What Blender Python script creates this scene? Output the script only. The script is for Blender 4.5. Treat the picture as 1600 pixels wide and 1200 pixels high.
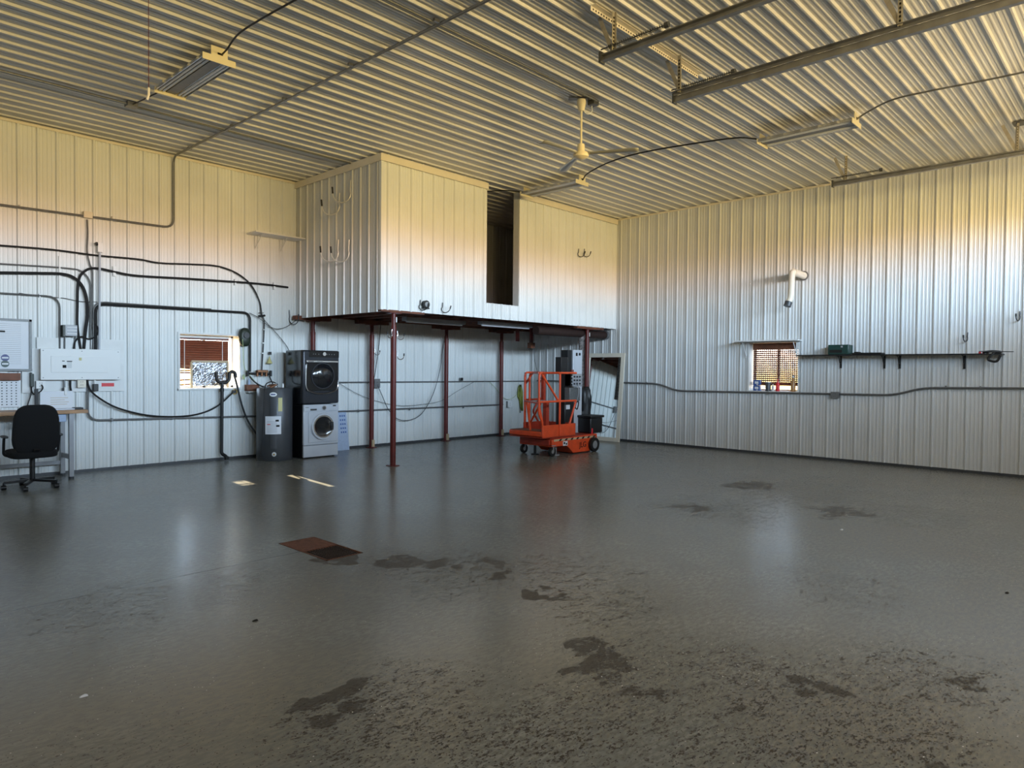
import bpy, bmesh, math, random
from mathutils import Vector, Matrix
random.seed(7)
C = bpy.context.scene
COL = C.collection
for o in list(bpy.data.objects): bpy.data.objects.remove(o)

# ------------------------------------------------------------------ camera
FL, YAW, PITCH, ROLL = 1084.5, 0.815685, -0.020963, 0.008935
CAM = Vector((-12.515, -11.212, 1.524))
_f = Vector((math.sin(YAW)*math.cos(PITCH), math.cos(YAW)*math.cos(PITCH), math.sin(PITCH)))
_r = Vector((math.cos(YAW), -math.sin(YAW), 0)); _u = _r.cross(_f)
_r, _u = _r*math.cos(ROLL)+_u*math.sin(ROLL), _u*math.cos(ROLL)-_r*math.sin(ROLL)
cam = bpy.data.cameras.new('camera'); camo = bpy.data.objects.new('camera', cam); COL.objects.link(camo)
cam.sensor_width = 36; cam.lens = 36*FL/1600; cam.clip_end = 200; cam.clip_start = 0.05
camo.matrix_world = Matrix(((_r.x, _u.x, -_f.x, CAM.x), (_r.y, _u.y, -_f.y, CAM.y), (_r.z, _u.z, -_f.z, CAM.z), (0, 0, 0, 1)))
C.camera = camo

# ------------------------------------------------------------------ light
C.view_settings.view_transform = 'Standard'; C.view_settings.look = 'None'
C.view_settings.gamma = 1; C.view_settings.use_curve_mapping = False
C.view_settings.exposure = 0.0
C.cycles.use_denoising = True
C.cycles.max_bounces = 9; C.cycles.diffuse_bounces = 6; C.cycles.glossy_bounces = 5
C.cycles.sample_clamp_indirect = 8; C.cycles.caustics_reflective = False; C.cycles.caustics_refractive = False
world = bpy.data.worlds.new('sky'); C.world = world; world.use_nodes = True
wn = world.node_tree; wn.nodes.clear()
tc = wn.nodes.new('ShaderNodeTexCoord'); sx = wn.nodes.new('ShaderNodeSeparateXYZ')
mr = wn.nodes.new('ShaderNodeMapRange'); mr.inputs[1].default_value = -1; mr.inputs[2].default_value = 1
cr = wn.nodes.new('ShaderNodeValToRGB'); bg = wn.nodes.new('ShaderNodeBackground'); wo = wn.nodes.new('ShaderNodeOutputWorld')
wn.links.new(tc.outputs['Generated'], sx.inputs[0]); wn.links.new(sx.outputs['Z'], mr.inputs[0])
wn.links.new(mr.outputs[0], cr.inputs[0]); wn.links.new(cr.outputs[0], bg.inputs[0]); wn.links.new(bg.outputs[0], wo.inputs[0])
# sunlit yard below the horizon, haze at it, blue sky above
# ground in the building's own shadow, then the sunlit yard, haze at the horizon, blue sky
ramp = [(0.0, (.16, .12, .07)), (0.40, (.27, .20, .095)), (0.45, (.58, .425, .155)), (0.497, (.64, .43, .17)), (0.51, (.98, .66, .48)), (0.526, (.80, .88, .95)), (0.56, (.62, .82, 1.02)), (0.60, (.54, .73, .94)), (0.66, (.16, .18, .20)), (1.0, (.06, .07, .09))]
els = cr.color_ramp.elements
els[0].position, els[0].color = ramp[0][0], (*ramp[0][1], 1)
els[1].position, els[1].color = ramp[-1][0], (*ramp[-1][1], 1)
for p, c in ramp[1:-1]:
    e = els.new(p); e.color = (*c, 1)
bg.inputs[1].default_value = 87
# low sun behind the left wall, coming in through its window
sl = bpy.data.lights.new('sun', 'SUN'); sl.energy = 130; sl.angle = 0.009; sl.color = (1, .82, .55)
so = bpy.data.objects.new('sun', sl); COL.objects.link(so)
so.rotation_euler = Vector((-.09, -1, -.54)).to_track_quat('-Z', 'Y').to_euler(); so.location = (-6, 8, 6)
# portal in the open overhead door helps the sky light find its way in
# closed overhead door: daylight comes through its row of high windows
DX0, DX1, DH, DY = -6.05, -1.5, 4.27, -12.7
WZ0, WZ1 = 3.22, 3.95
EX0, EX1 = -11.95, -7.4
for q0, q1 in ((DX0, DX1), (EX0, EX1)):
    pl = bpy.data.lights.new('door_daylight', 'AREA'); pl.shape = 'RECTANGLE'; pl.size = q1-q0; pl.size_y = WZ1-WZ0
    pl.cycles.is_portal = True
    po = bpy.data.objects.new('door_daylight', pl); COL.objects.link(po)
    po.location = ((q0+q1)/2, DY-.05, (WZ0+WZ1)/2); po.rotation_euler = Vector((0, 1, 0)).to_track_quat('-Z', 'Z').to_euler()

# ------------------------------------------------------------------ measuring helpers (image point -> point on a known plane of the room)
def ray(px, py): return _f + _r*((px-800)/FL) - _u*((py-600)/FL)
def on(axis, val, px, py):
    d = ray(px, py); return CAM + d*((val-CAM[axis])/d[axis])
def A(px, py, off=.02): return on(1, -off, px, py)      # left wall
def B(px, py, off=.02): return on(0, -off, px, py)      # right wall
def Z(z, px, py): return on(2, z, px, py)
def LF(px, py, off=.02): return on(1, -2.51-off, px, py)  # loft front
H = 4.795; LX, LY, LZ = 6.19, 2.51, 2.418

# ------------------------------------------------------------------ materials
def mat(name, col, rough=.5, metal=0, noise=0, nscale=20, bump=0, bscale=60, emit=None, ior=None, coat=0, alpha=None, trans=0):
    m = bpy.data.materials.new(name); m.use_nodes = True; nt = m.node_tree; b = nt.nodes['Principled BSDF']
    b.inputs['Base Color'].default_value = (*col, 1); b.inputs['Roughness'].default_value = rough; b.inputs['Metallic'].default_value = metal
    if coat: b.inputs['Coat Weight'].default_value = coat; b.inputs['Coat Roughness'].default_value = .1
    if trans: b.inputs['Transmission Weight'].default_value = trans
    tc = nt.nodes.new('ShaderNodeTexCoord')
    if noise:
        n = nt.nodes.new('ShaderNodeTexNoise'); n.inputs['Scale'].default_value = nscale; n.inputs['Detail'].default_value = 5
        nt.links.new(tc.outputs['Object'], n.inputs[0])
        r = nt.nodes.new('ShaderNodeMapRange'); r.inputs[1].default_value = .3; r.inputs[2].default_value = .7
        r.inputs[3].default_value = 1-noise; r.inputs[4].default_value = 1+noise*.4
        nt.links.new(n.outputs[0], r.inputs[0])
        mx = nt.nodes.new('ShaderNodeVectorMath'); mx.operation = 'SCALE'; mx.inputs[0].default_value = col
        nt.links.new(r.outputs[0], mx.inputs['Scale']); nt.links.new(mx.outputs[0], b.inputs['Base Color'])
    if bump:
        n2 = nt.nodes.new('ShaderNodeTexNoise'); n2.inputs['Scale'].default_value = bscale; nt.links.new(tc.outputs['Object'], n2.inputs[0])
        bp = nt.nodes.new('ShaderNodeBump'); bp.inputs['Strength'].default_value = bump; bp.inputs['Distance'].default_value = .01
        nt.links.new(n2.outputs[0], bp.inputs['Height']); nt.links.new(bp.outputs[0], b.inputs['Normal'])
    return m
M = dict(
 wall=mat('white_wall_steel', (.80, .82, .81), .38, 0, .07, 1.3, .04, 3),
 wall_dim=mat('white_wall_steel_dimmed', (.665, .68, .68), .33, 0, .07, 1.3, .04, 3),  # same white steel with shade put into its colour, right wall and loft side
 ceil=mat('white_ceiling_steel', (.74, .73, .69), .36, 0, .1, 1.1),
 cream=mat('cream_trim', (.80, .74, .62), .5, 0, .06, 4),
 whitep=mat('white_paint', (.78, .79, .78), .45, 0, .06, 8),
 white=mat('white_plastic', (.82, .83, .82), .4),
 redpost=mat('oxide_red_steel', (.125, .013, .010), .42, 0, .25, 9),
 redwood=mat('brown_joist_wood', (.17, .055, .028), .7, 0, .4, 6),
 ply=mat('brown_board', (.14, .085, .05), .8, 0, .3, 5),
 blind=mat('red_brown_blind', (.12, .034, .02), .4, 0, .15, 12),
 black=mat('black_rubber', (.006, .006, .007), .5),
 blackg=mat('black_gloss', (.012, .013, .015), .14, 0, coat=.5),
 blackp=mat('black_plastic', (.010, .010, .011), .4),
 galv=mat('galvanised_conduit', (.25, .255, .26), .38, .6, .15, 30),
 dull=mat('dull_grey_conduit', (.16, .165, .165), .45, .4, .15, 30),
 steel=mat('track_steel', (.34, .34, .34), .42, .8, .25, 8),
 rust=mat('rusty_steel', (.16, .06, .035), .8, .1, .4, 25, .3, 80),
 chrome=mat('chrome', (.75, .75, .76), .22, 1),
 grey=mat('grey_steel', (.33, .34, .36), .45, .2, .1, 8),
 dgrey=mat('dark_grey_steel', (.075, .08, .088), .38, .3, .1, 5),
 charcoal=mat('charcoal_appliance', (.035, .038, .046), .28, .4),
 silver=mat('silver_appliance', (.56, .59, .64), .36, .12, .05, 5),
 orange=mat('orange_paint', (.78, .085, .02), .36, 0, .18, 7),
 dorange=mat('dull_orange_paint', (.42, .04, .015), .5, 0, .25, 9),
 wood=mat('bench_wood', (.42, .23, .11), .5, 0, .3, 4),
 bwood=mat('stained_wood', (.22, .08, .04), .6, 0, .35, 10),
 foil=mat('foil_bubble', (.62, .64, .70), .25, .9, .35, 40, 1.0, 45),
 tape=mat('tan_tape', (.55, .42, .26), .5),
 copper=mat('copper_pipe', (.27, .13, .07), .4, .8, .3, 60),
 brass=mat('brass', (.5, .34, .12), .35, .9),
 green=mat('dark_green', (.012, .05, .042), .3, 0, .15, 10),
 dgreen=mat('green_black_plastic', (.02, .03, .02), .4),
 lime=mat('lime_fabric', (.36, .40, .09), .8, 0, .35, 40),
 blue=mat('blue_print', (.03, .1, .35), .4), red=mat('red_print', (.7, .02, .03), .4),
 amber=mat('amber_liquid', (.42, .22, .08), .25), lblue=mat('pale_blue_board', (.42, .52, .70), .5, 0, .1, 30),
 paper=mat('paper_white', (.78, .80, .84), .5), navy=mat('navy_print', (.03, .04, .2), .4),
 mirror=mat('mirror_glass', (.83, .88, .88), .015, 1),
 fabric=mat('black_fabric', (.006, .006, .007), .95),
 fabw=mat('office_black_fabric', (.0035, .0035, .004), .95, 0, .3, 200),
 duct=mat('mottled_duct_wrap', (.30, .27, .26), .75, 0, .7, 28, .6, 40),
 fancream=mat('cream_fan_enamel', (.78, .70, .50), .35), fanblade=mat('grey_fan_blade', (.40, .40, .36), .35, .5),
 lamp=mat('cream_fixture', (.82, .74, .52), .35), reflector=mat('fixture_reflector', (.62, .63, .64), .22, .75),
 tube=mat('fluorescent_tube', (.70, .73, .78), .2), label=mat('label_print', (.22, .24, .28), .5), yel=mat('yellow_plastic', (.62, .56, .25), .5),
 drust=mat('dark_rusted_steel', (.035, .016, .012), .7, .2, .3, 30), dark=mat('pit_dark', (.01, .009, .008), .9), lampgrey=mat('bright_zinc', (.72, .70, .64), .35, .3), hang=mat('zinc_hanger', (.48, .44, .36), .5, .3, .2, 20), hose=mat('pale_green_hose', (.45, .55, .3), .4),
)
def glassmat(name='window_glass', tint=1.0):
    m = bpy.data.materials.new(name); m.use_nodes = True; nt = m.node_tree; nt.nodes.clear()
    t = nt.nodes.new('ShaderNodeBsdfTransparent'); g = nt.nodes.new('ShaderNodeBsdfGlossy'); g.inputs['Roughness'].default_value = .02
    mx = nt.nodes.new('ShaderNodeMixShader'); mx.inputs[0].default_value = .06; t.inputs[0].default_value = (tint, tint, tint, 1); o = nt.nodes.new('ShaderNodeOutputMaterial')
    nt.links.new(t.outputs[0], mx.inputs[1]); nt.links.new(g.outputs[0], mx.inputs[2]); nt.links.new(mx.outputs[0], o.inputs[0]); return m
M['glass'] = glassmat(); M['tint'] = glassmat('dimmed_glass', .5); M['tintb'] = glassmat('dimmed_tinted_glass', .32)  # tint added to the wall window panes to dim the sky behind
def floormat():
    m = bpy.data.materials.new('worn_grey_epoxy_floor'); m.use_nodes = True; nt = m.node_tree; L = nt.links; N = nt.nodes
    b = N['Principled BSDF']; tc = N.new('ShaderNodeTexCoord'); OC = tc.outputs['Object']
    def noise(s, d=6, r=.6, sc=None, dist=0):
        n = N.new('ShaderNodeTexNoise'); n.inputs['Scale'].default_value = s; n.inputs['Detail'].default_value = d; n.inputs['Roughness'].default_value = r; n.inputs['Distortion'].default_value = dist
        if sc:
            mp = N.new('ShaderNodeMapping'); mp.inputs['Scale'].default_value = sc; mp.inputs['Rotation'].default_value = (0, 0, .5)
            L.new(OC, mp.inputs[0]); L.new(mp.outputs[0], n.inputs[0])
        else: L.new(OC, n.inputs[0])
        return n.outputs[0]
    def ma(op, a, b_=None, c=None, cl=False):
        n = N.new('ShaderNodeMath'); n.operation = op; n.use_clamp = cl
        for i, v in enumerate((a, b_, c)):
            if v is None: continue
            if isinstance(v, (int, float)): n.inputs[i].default_value = v
            else: L.new(v, n.inputs[i])
        return n.outputs[0]
    def sm(v, a, b2):
        n = N.new('ShaderNodeMapRange'); n.interpolation_type = 'SMOOTHSTEP'; n.inputs[1].default_value = a; n.inputs[2].default_value = b2; L.new(v, n.inputs[0]); return n.outputs[0]
    def mixc(f, a, b2):
        n = N.new('ShaderNodeMix'); n.data_type = 'RGBA'; L.new(f, n.inputs[0])
        for i, v in ((6, a), (7, b2)):
            if isinstance(v, tuple): n.inputs[i].default_value = (*v, 1)
            else: L.new(v, n.inputs[i])
        return n.outputs[2]
    # where traffic has worn the paint: (x, y, radius, weight)
    wn_ = N.new('ShaderNodeTexNoise'); wn_.inputs['Scale'].default_value = 2.6; wn_.inputs['Detail'].default_value = 5; L.new(OC, wn_.inputs[0])
    wv = N.new('ShaderNodeVectorMath'); wv.operation = 'MULTIPLY_ADD'; L.new(wn_.outputs['Color'], wv.inputs[0]); wv.inputs[1].default_value = (1.0, 1.0, 0); wv.inputs[2].default_value = (-.5, -.5, 0)
    wa = N.new('ShaderNodeVectorMath'); wa.operation = 'ADD'; L.new(OC, wa.inputs[0]); L.new(wv.outputs[0], wa.inputs[1])
    def field(blobs):
        tot = None
        for x, y, r, w in blobs:
            v = N.new('ShaderNodeVectorMath'); v.operation = 'DISTANCE'; v.inputs[1].default_value = (x, y, 0); L.new(wa.outputs[0], v.inputs[0])
            k = N.new('ShaderNodeMapRange'); k.interpolation_type = 'SMOOTHSTEP'; k.inputs[1].default_value = r*.35; k.inputs[2].default_value = r*1.4
            k.inputs[3].default_value = w; k.inputs[4].default_value = 0; L.new(v.outputs['Value'], k.inputs[0])
            tot = k.outputs[0] if tot is None else ma('MAXIMUM', tot, k.outputs[0])
        return tot
    solid = field([(-10.72, -8.46, .20, 1), (-10.76, -8.68, .13, .9), (-9.56, -9.0, .20, .85), (-9.63, -9.38, .16, .7), (-9.68, -9.55, .14, .7), (-9.12, -9.98, .12, .95), (-9.1, -10.12, .11, .95), (-9.42, -6.58, .16, .95), (-9.2, -6.85, .22, .9), (-8.95, -7.05, .22, .9), (-8.9, -7.6, .2, .85), (-8.7, -7.3, .2, .8), (-8.9, -8.25, .12, .85), (-5.5, -7.45, .35, .75), (-3.6, -7.2, .5, .75), (-4.6, -8.6, .4, .72), (-9.5, -9.8, .1, .85), (-9.32, -10.55, .1, .85), (-8.55, -10.5, .13, .8)])
    chips = field([(-8.95, -7.3, .8, 1), (-9.3, -6.8, .6, .9), (-8.4, -7.9, .7, .9), (-8.8, -8.5, .6, .9), (-10.7, -8.8, .6, 1), (-10.4, -9.3, .5, 1), (-10.0, -9.5, .6, .9), (-9.4, -9.2, .55, .8), (-9.2, -9.8, .6, 1), (-8.6, -10.3, .6, .9), (-9.3, -10.4, .5, 1), (-9.8, -10.1, .6, .9), (-5.4, -7.6, .9, .9), (-3.5, -7.8, 1.4, .8), (-4.2, -9.2, 1.0, .75), (-7.4, -9.6, .7, .7), (-11.0, -6.4, .6, .8), (-10.3, -6.6, .6, .75), (-11.6, -8.3, .5, .6)])
    n1 = noise(34, 8, .78, (1, 1.8, 1)); n2 = noise(2.2, 4, .55); n3 = noise(9, 7, .7, (1, 1.6, 1))
    wear = ma('ADD', ma('ADD', ma('MULTIPLY', n1, .7), ma('MULTIPLY', n3, .3)), ma('MULTIPLY', chips, .080))
    wornc = sm(wear, .598, .612)
    worns = sm(ma('ADD', solid, ma('MULTIPLY', ma('SUBTRACT', ma('ADD', ma('MULTIPLY', n3, .5), ma('MULTIPLY', n1, .5)), .5), 4.2)), .60, .66)
    worn = ma('MAXIMUM', wornc, ma('MULTIPLY', worns, .85))
    # fine flakes
    vo = N.new('ShaderNodeTexVoronoi'); vo.inputs['Scale'].default_value = 75; L.new(OC, vo.inputs[0])
    sep = N.new('ShaderNodeSeparateColor'); L.new(vo.outputs['Color'], sep.inputs[0])
    small = sm(vo.outputs['Distance'], .27, .18)
    fz = noise(1.1, 3, .5)
    fl = ma('MULTIPLY', small, ma('GREATER_THAN', ma('ADD', sep.outputs[0], ma('MULTIPLY', fz, .3)), 1.13))
    fd = ma('MULTIPLY', small, ma('LESS_THAN', ma('ADD', sep.outputs[1], ma('MULTIPLY', fz, -.22)), .06))
    base = mixc(sm(n2, .35, .65), (.192, .200, .188), (.232, .238, .222))
    base = mixc(sm(noise(.6, 3, .5), .4, .65), base, (.205, .196, .168))
    sn = noise(16, 6, .7, (1, 2.6, 1)); base = mixc(sm(sn, .40, .62), mixc(sm(sn, .0, .01), base, (.165, .170, .157)), base)
    c = mixc(worn, base, mixc(n3, (.030, .025, .020), (.095, .083, .068)))
    c = mixc(fl, c, (.5, .5, .48)); c = mixc(fd, c, (.035, .035, .035))
    # saw cut running from the drain to the left
    s = N.new('ShaderNodeSeparateXYZ'); L.new(OC, s.inputs[0])
    j = ma('MULTIPLY', ma('LESS_THAN', ma('ABSOLUTE', ma('ADD', s.outputs[1], 6.03)), .005), ma('LESS_THAN', s.outputs[0], -9.55))
    c = mixc(j, c, (.03, .025, .02))
    L.new(c, b.inputs['Base Color'])
    rg = ma('ADD', ma('ADD', .20, ma('MULTIPLY', worn, .22)), ma('MULTIPLY', n1, .10)); L.new(rg, b.inputs['Roughness'])
    L.new(ma('SUBTRACT', .42, ma('MULTIPLY', worn, .3)), b.inputs['Specular IOR Level'])
    bp = N.new('ShaderNodeBump'); bp.inputs['Strength'].default_value = .18; bp.inputs['Distance'].default_value = .004
    hh = ma('ADD', ma('MULTIPLY', noise(38, 3, .6), 1), ma('MULTIPLY', noise(7, 3, .5), 2)); hh = ma('SUBTRACT', hh, ma('MULTIPLY', worn, .5))
    L.new(hh, bp.inputs['Height']); L.new(bp.outputs[0], b.inputs['Normal'])
    return m
M['floor'] = floormat()

# ------------------------------------------------------------------ mesh builder
class MB:
    def __init__(s): s.v = []; s.f = []; s.sm = False
    def add(s, vs, fs):
        n = len(s.v); s.v += [tuple(v) for v in vs]; s.f += [tuple(i+n for i in f) for f in fs]; return s
    def box(s, c, d, rot=None):
        x, y, z = d[0]/2, d[1]/2, d[2]/2
        vs = [Vector((i*x, j*y, k*z)) for i in (-1, 1) for j in (-1, 1) for k in (-1, 1)]
        if rot is not None:
            R = rot if isinstance(rot, Matrix) else Matrix.Rotation(rot, 3, 'Z'); vs = [R@v for v in vs]
        c = Vector(c); return s.add([c+v for v in vs], [(0, 1, 3, 2), (4, 6, 7, 5), (0, 4, 5, 1), (2, 3, 7, 6), (0, 2, 6, 4), (1, 5, 7, 3)])
    def bb(s, a, b): return s.box([(a[i]+b[i])/2 for i in range(3)], [abs(a[i]-b[i]) for i in range(3)])
    def bar(s, a, b, w, h, up=(0, 0, 1)):
        a, b = Vector(a), Vector(b); d = (b-a).normalized(); u = Vector(up)
        if abs(d.dot(u)) > .98: u = Vector((1, 0, 0))
        x = d.cross(u).normalized(); y = x.cross(d)
        vs = [p+x*i*w/2+y*j*h/2 for p in (a, b) for i, j in ((-1, -1), (1, -1), (1, 1), (-1, 1))]
        return s.add(vs, [(0, 3, 2, 1), (4, 5, 6, 7), (0, 1, 5, 4), (1, 2, 6, 5), (2, 3, 7, 6), (3, 0, 4, 7)])
    def tube(s, pts, r, seg=10, cap=True):
        s.sm = True; pts = [Vector(p) for p in pts]; n = len(pts); rs = r if isinstance(r, (list, tuple)) else [r]*n
        t0 = (pts[1]-pts[0]).normalized(); up = Vector((0, 0, 1)) if abs(t0.z) < .9 else Vector((1, 0, 0))
        x = t0.cross(up).normalized(); rings = []
        for i, p in enumerate(pts):
            t = (pts[min(i+1, n-1)]-pts[max(i-1, 0)]).normalized()
            x = (x-t*x.dot(t)).normalized(); y = t.cross(x)
            rings.append([p+(x*math.cos(a)+y*math.sin(a))*rs[i] for a in [2*math.pi*k/seg for k in range(seg)]])
        vs = [v for R in rings for v in R]; fs = []
        for i in range(n-1):
            for k in range(seg): fs.append((i*seg+k, i*seg+(k+1) % seg, (i+1)*seg+(k+1) % seg, (i+1)*seg+k))
        if cap: fs += [tuple(range(seg))[::-1], tuple(range((n-1)*seg, n*seg))]
        return s.add(vs, fs)
    def cyl(s, a, b, r, seg=20): return s.tube([a, b], r, seg)
    def lathe(s, c, prof, seg=32, axis='Z', rot=None):
        s.sm = True; c = Vector(c); vs = []; n = len(prof)
        for k in range(seg):
            a = 2*math.pi*k/seg
            for r, h in prof:
                v = Vector((r*math.cos(a), r*math.sin(a), h))
                if axis == 'Y': v = Vector((v.x, -v.z, v.y))
                if axis == 'X': v = Vector((v.z, v.x, v.y))
                if rot is not None: v = rot@v
                vs.append(c+v)
        fs = [(k*n+i, ((k+1) % seg)*n+i, ((k+1) % seg)*n+i+1, k*n+i+1) for k in range(seg) for i in range(n-1)]
        return s.add(vs, fs)
    def prism(s, poly, d, origin=(0, 0, 0), ax=((1, 0, 0), (0, 0, 1)), dirn=None):
        o = Vector(origin); a, b = Vector(ax[0]), Vector(ax[1]); w = Vector(dirn) if dirn else a.cross(b)
        n = len(poly); p0 = [o+a*p[0]+b*p[1] for p in poly]; p1 = [p+w*d for p in p0]
        return s.add(p0+p1, [tuple(range(n))[::-1], tuple(range(n, 2*n))]+[(i, (i+1) % n, n+(i+1) % n, n+i) for i in range(n)])
    def spring(s, a, b, R, r, turns):
        a, b = Vector(a), Vector(b); t = (b-a).normalized(); x = t.cross(Vector((0, 0, 1))).normalized(); y = t.cross(x); n = turns*10
        return s.tube([a+(b-a)*i/n+(x*math.cos(i*.6283)+y*math.sin(i*.6283))*R for i in range(n+1)], r, 5)
    def build(s, name, m, parent=None, bevel=0, seg=2, loc=None):
        me = bpy.data.meshes.new(name)
        off = Vector((0, 0, 0))
        vs = s.v
        if parent is not None:
            inv = WM[parent.name].inverted(); vs = [inv@Vector(v) for v in vs] if not getattr(s, 'local', False) else vs
        elif loc is not None: vs = [Vector(v)-Vector(loc) for v in vs]
        me.from_pydata([tuple(v) for v in vs], [], s.f); me.validate(); me.update()
        bm = bmesh.new(); bm.from_mesh(me); bmesh.ops.recalc_face_normals(bm, faces=bm.faces); bm.to_mesh(me); bm.free()
        if s.sm or bevel:
            me.shade_smooth(); me.set_sharp_from_angle(angle=math.radians(38))
        me.materials.append(M[m] if isinstance(m, str) else m)
        o = bpy.data.objects.new(name, me); COL.objects.link(o)
        if bevel:
            md = o.modifiers.new('bevel', 'BEVEL'); md.width = bevel; md.segments = seg; md.limit_method = 'ANGLE'; md.angle_limit = math.radians(40)
        if parent is not None:
            o.parent = parent; WM[o.name] = WM[parent.name].copy()
        else:
            if loc is not None: o.location = loc
            WM[o.name] = Matrix.Translation(o.location)
        return o
WM = {}
def thing(name, label, cat, loc, rotz=0, group=None):
    o = bpy.data.objects.new(name, None); COL.objects.link(o); o.empty_display_size = .1
    o.location = loc; o.rotation_euler = (0, 0, rotz); o['label'] = label; o['category'] = cat
    if group: o['group'] = group
    WM[o.name] = Matrix.Translation(Vector(loc)) @ Matrix.Rotation(rotz, 4, 'Z'); return o
def tag(o, label, cat, group=None, kind=None):
    o['label'] = label; o['category'] = cat
    if group: o['group'] = group
    if kind: o['kind'] = kind
    return o
def struct(o): o['kind'] = 'structure'; return o
def cp(o, name=None, parent=None, loc=None):
    c = o.copy(); COL.objects.link(c)
    if parent: c.parent = parent
    if loc is not None: c.location = loc
    WM[c.name] = Matrix.Translation(c.location)
    for ch in list(o.children): cp(ch, parent=c)
    return c
def fil(pts, r, n=5):
    """polyline with rounded corners"""
    pts = [Vector(p) for p in pts]; out = [pts[0]]
    for i in range(1, len(pts)-1):
        a, b, c = pts[i-1], pts[i], pts[i+1]; u = (a-b); v = (c-b); k = min(r, u.length*.48, v.length*.48)
        u.normalize(); v.normalize(); p, q = b+u*k, b+v*k
        for j in range(n+1):
            t = j/n; out.append(p*(1-t)**2+b*2*t*(1-t)+q*t*t)
    out.append(pts[-1]); return out
def spl(pts, n=6):
    """smooth curve through points"""
    P = [Vector(p) for p in pts]; P = [P[0]*2-P[1]]+P+[P[-1]*2-P[-2]]; out = []
    for i in range(1, len(P)-2):
        for j in range(n):
            t = j/n; a, b, c, d = P[i-1:i+3]
            out.append(.5*((2*b)+(c-a)*t+(2*a-5*b+4*c-d)*t*t+(3*b-a-3*c+d)*t*t*t))
    out.append(P[-2]); return out
def text(body, size, m, parent, loc, rot, ext=.001, name='lettering', align='CENTER'):
    cu = bpy.data.curves.new(name, 'FONT'); cu.body = body; cu.size = size; cu.extrude = ext; cu.align_x = align; cu.align_y = 'CENTER'
    t = bpy.data.objects.new(name, cu); COL.objects.link(t); dg = bpy.context.evaluated_depsgraph_get()
    me = bpy.data.meshes.new_from_object(t.evaluated_get(dg)); bpy.data.objects.remove(t)
    o = bpy.data.objects.new(name, me); me.materials.clear(); me.materials.append(M[m]); COL.objects.link(o); o.parent = parent
    o.matrix_parent_inverse = Matrix(); W = Matrix.Translation(loc) @ rot.to_4x4(); o.matrix_local = WM[parent.name].inverted() @ W; return o
RA = Matrix.Rotation(math.radians(90), 3, 'X')                      # text upright, facing -y
RB = Matrix.Rotation(math.radians(-90), 3, 'Z') @ Matrix.Rotation(math.radians(90), 3, 'X')   # facing -x

# ------------------------------------------------------------------ ribbed sheet
def corrug(u0, u1, v0, v1, fr, ph, pitch=.2277, holes=(), mb=None, screws=(), rh=.023, dense=False):
    """ribbed steel sheet: ribs run along v; fr(u, h, v) places the profile"""
    mb = mb or MB()
    prof = [(-.026, 0), (-.010, rh), (.010, rh), (.026, 0)]
    mi = [.0625, .114, .165]
    for m_ in mi: prof += [(m_-.013, 0), (m_-.006, .005), (m_+.006, .005), (m_+.013, 0)]
    if dense: prof = [(-.019, 0), (-.008, rh), (.008, rh), (.019, 0), (.045, 0), (.055, .005), (.065, .005), (.075, 0), (.102, 0), (.109, .005), (.119, .005), (.126, 0), (.153, 0), (.163, .005), (.173, .005), (.183, 0)]
    pts = []
    k0 = math.floor((u0-ph)/pitch)-1
    for k in range(k0, int((u1-ph)/pitch)+3):
        for d, h in prof:
            pts.append((ph+k*pitch+d, h))
    def hat(u):
        for (a, ha), (b, hb) in zip(pts, pts[1:]):
            if a <= u <= b: return ha if b == a else ha+(hb-ha)*(u-a)/(b-a)
        return 0
    cuts = {u0, u1}
    for h in holes: cuts |= {h[0], h[1]}
    cuts = sorted(c for c in cuts if u0 <= c <= u1)
    for a, b in zip(cuts, cuts[1:]):
        mid = (a+b)/2; spans = [(v0, v1)]
        for h in holes:
            if h[0] < mid < h[1]:
                ns = []
                for s0, s1 in spans:
                    if h[2] > s0: ns.append((s0, min(s1, h[2])))
                    if h[3] < s1: ns.append((max(s0, h[3]), s1))
                spans = ns
        seq = [(a, hat(a))]+[p for p in pts if a < p[0] < b]+[(b, hat(b))]
        for s0, s1 in spans:
            vs = []
            for u, h in seq: vs += [fr(u, h, s0), fr(u, h, s1)]
            mb.add(vs, [(2*i, 2*i+2, 2*i+3, 2*i+1) for i in range(len(seq)-1)])
    for v in screws:
        k = k0+1
        while ph+k*pitch < u1-.05:
            u = ph+k*pitch+.045
            if u > u0 and not any(h[0]-.02 < u < h[1]+.02 and h[2] < v < h[3] for h in holes):
                q = []
                for uu in (u-.005, u+.005):
                    for vv in (v-.005, v+.005):
                        for hh in (0, .006): q.append(fr(uu, hh, vv))
                mb.add(q, [(0, 1, 3, 2), (4, 6, 7, 5), (0, 4, 5, 1), (2, 3, 7, 6), (1, 5, 7, 3)])
            k += 1
    return mb

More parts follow.
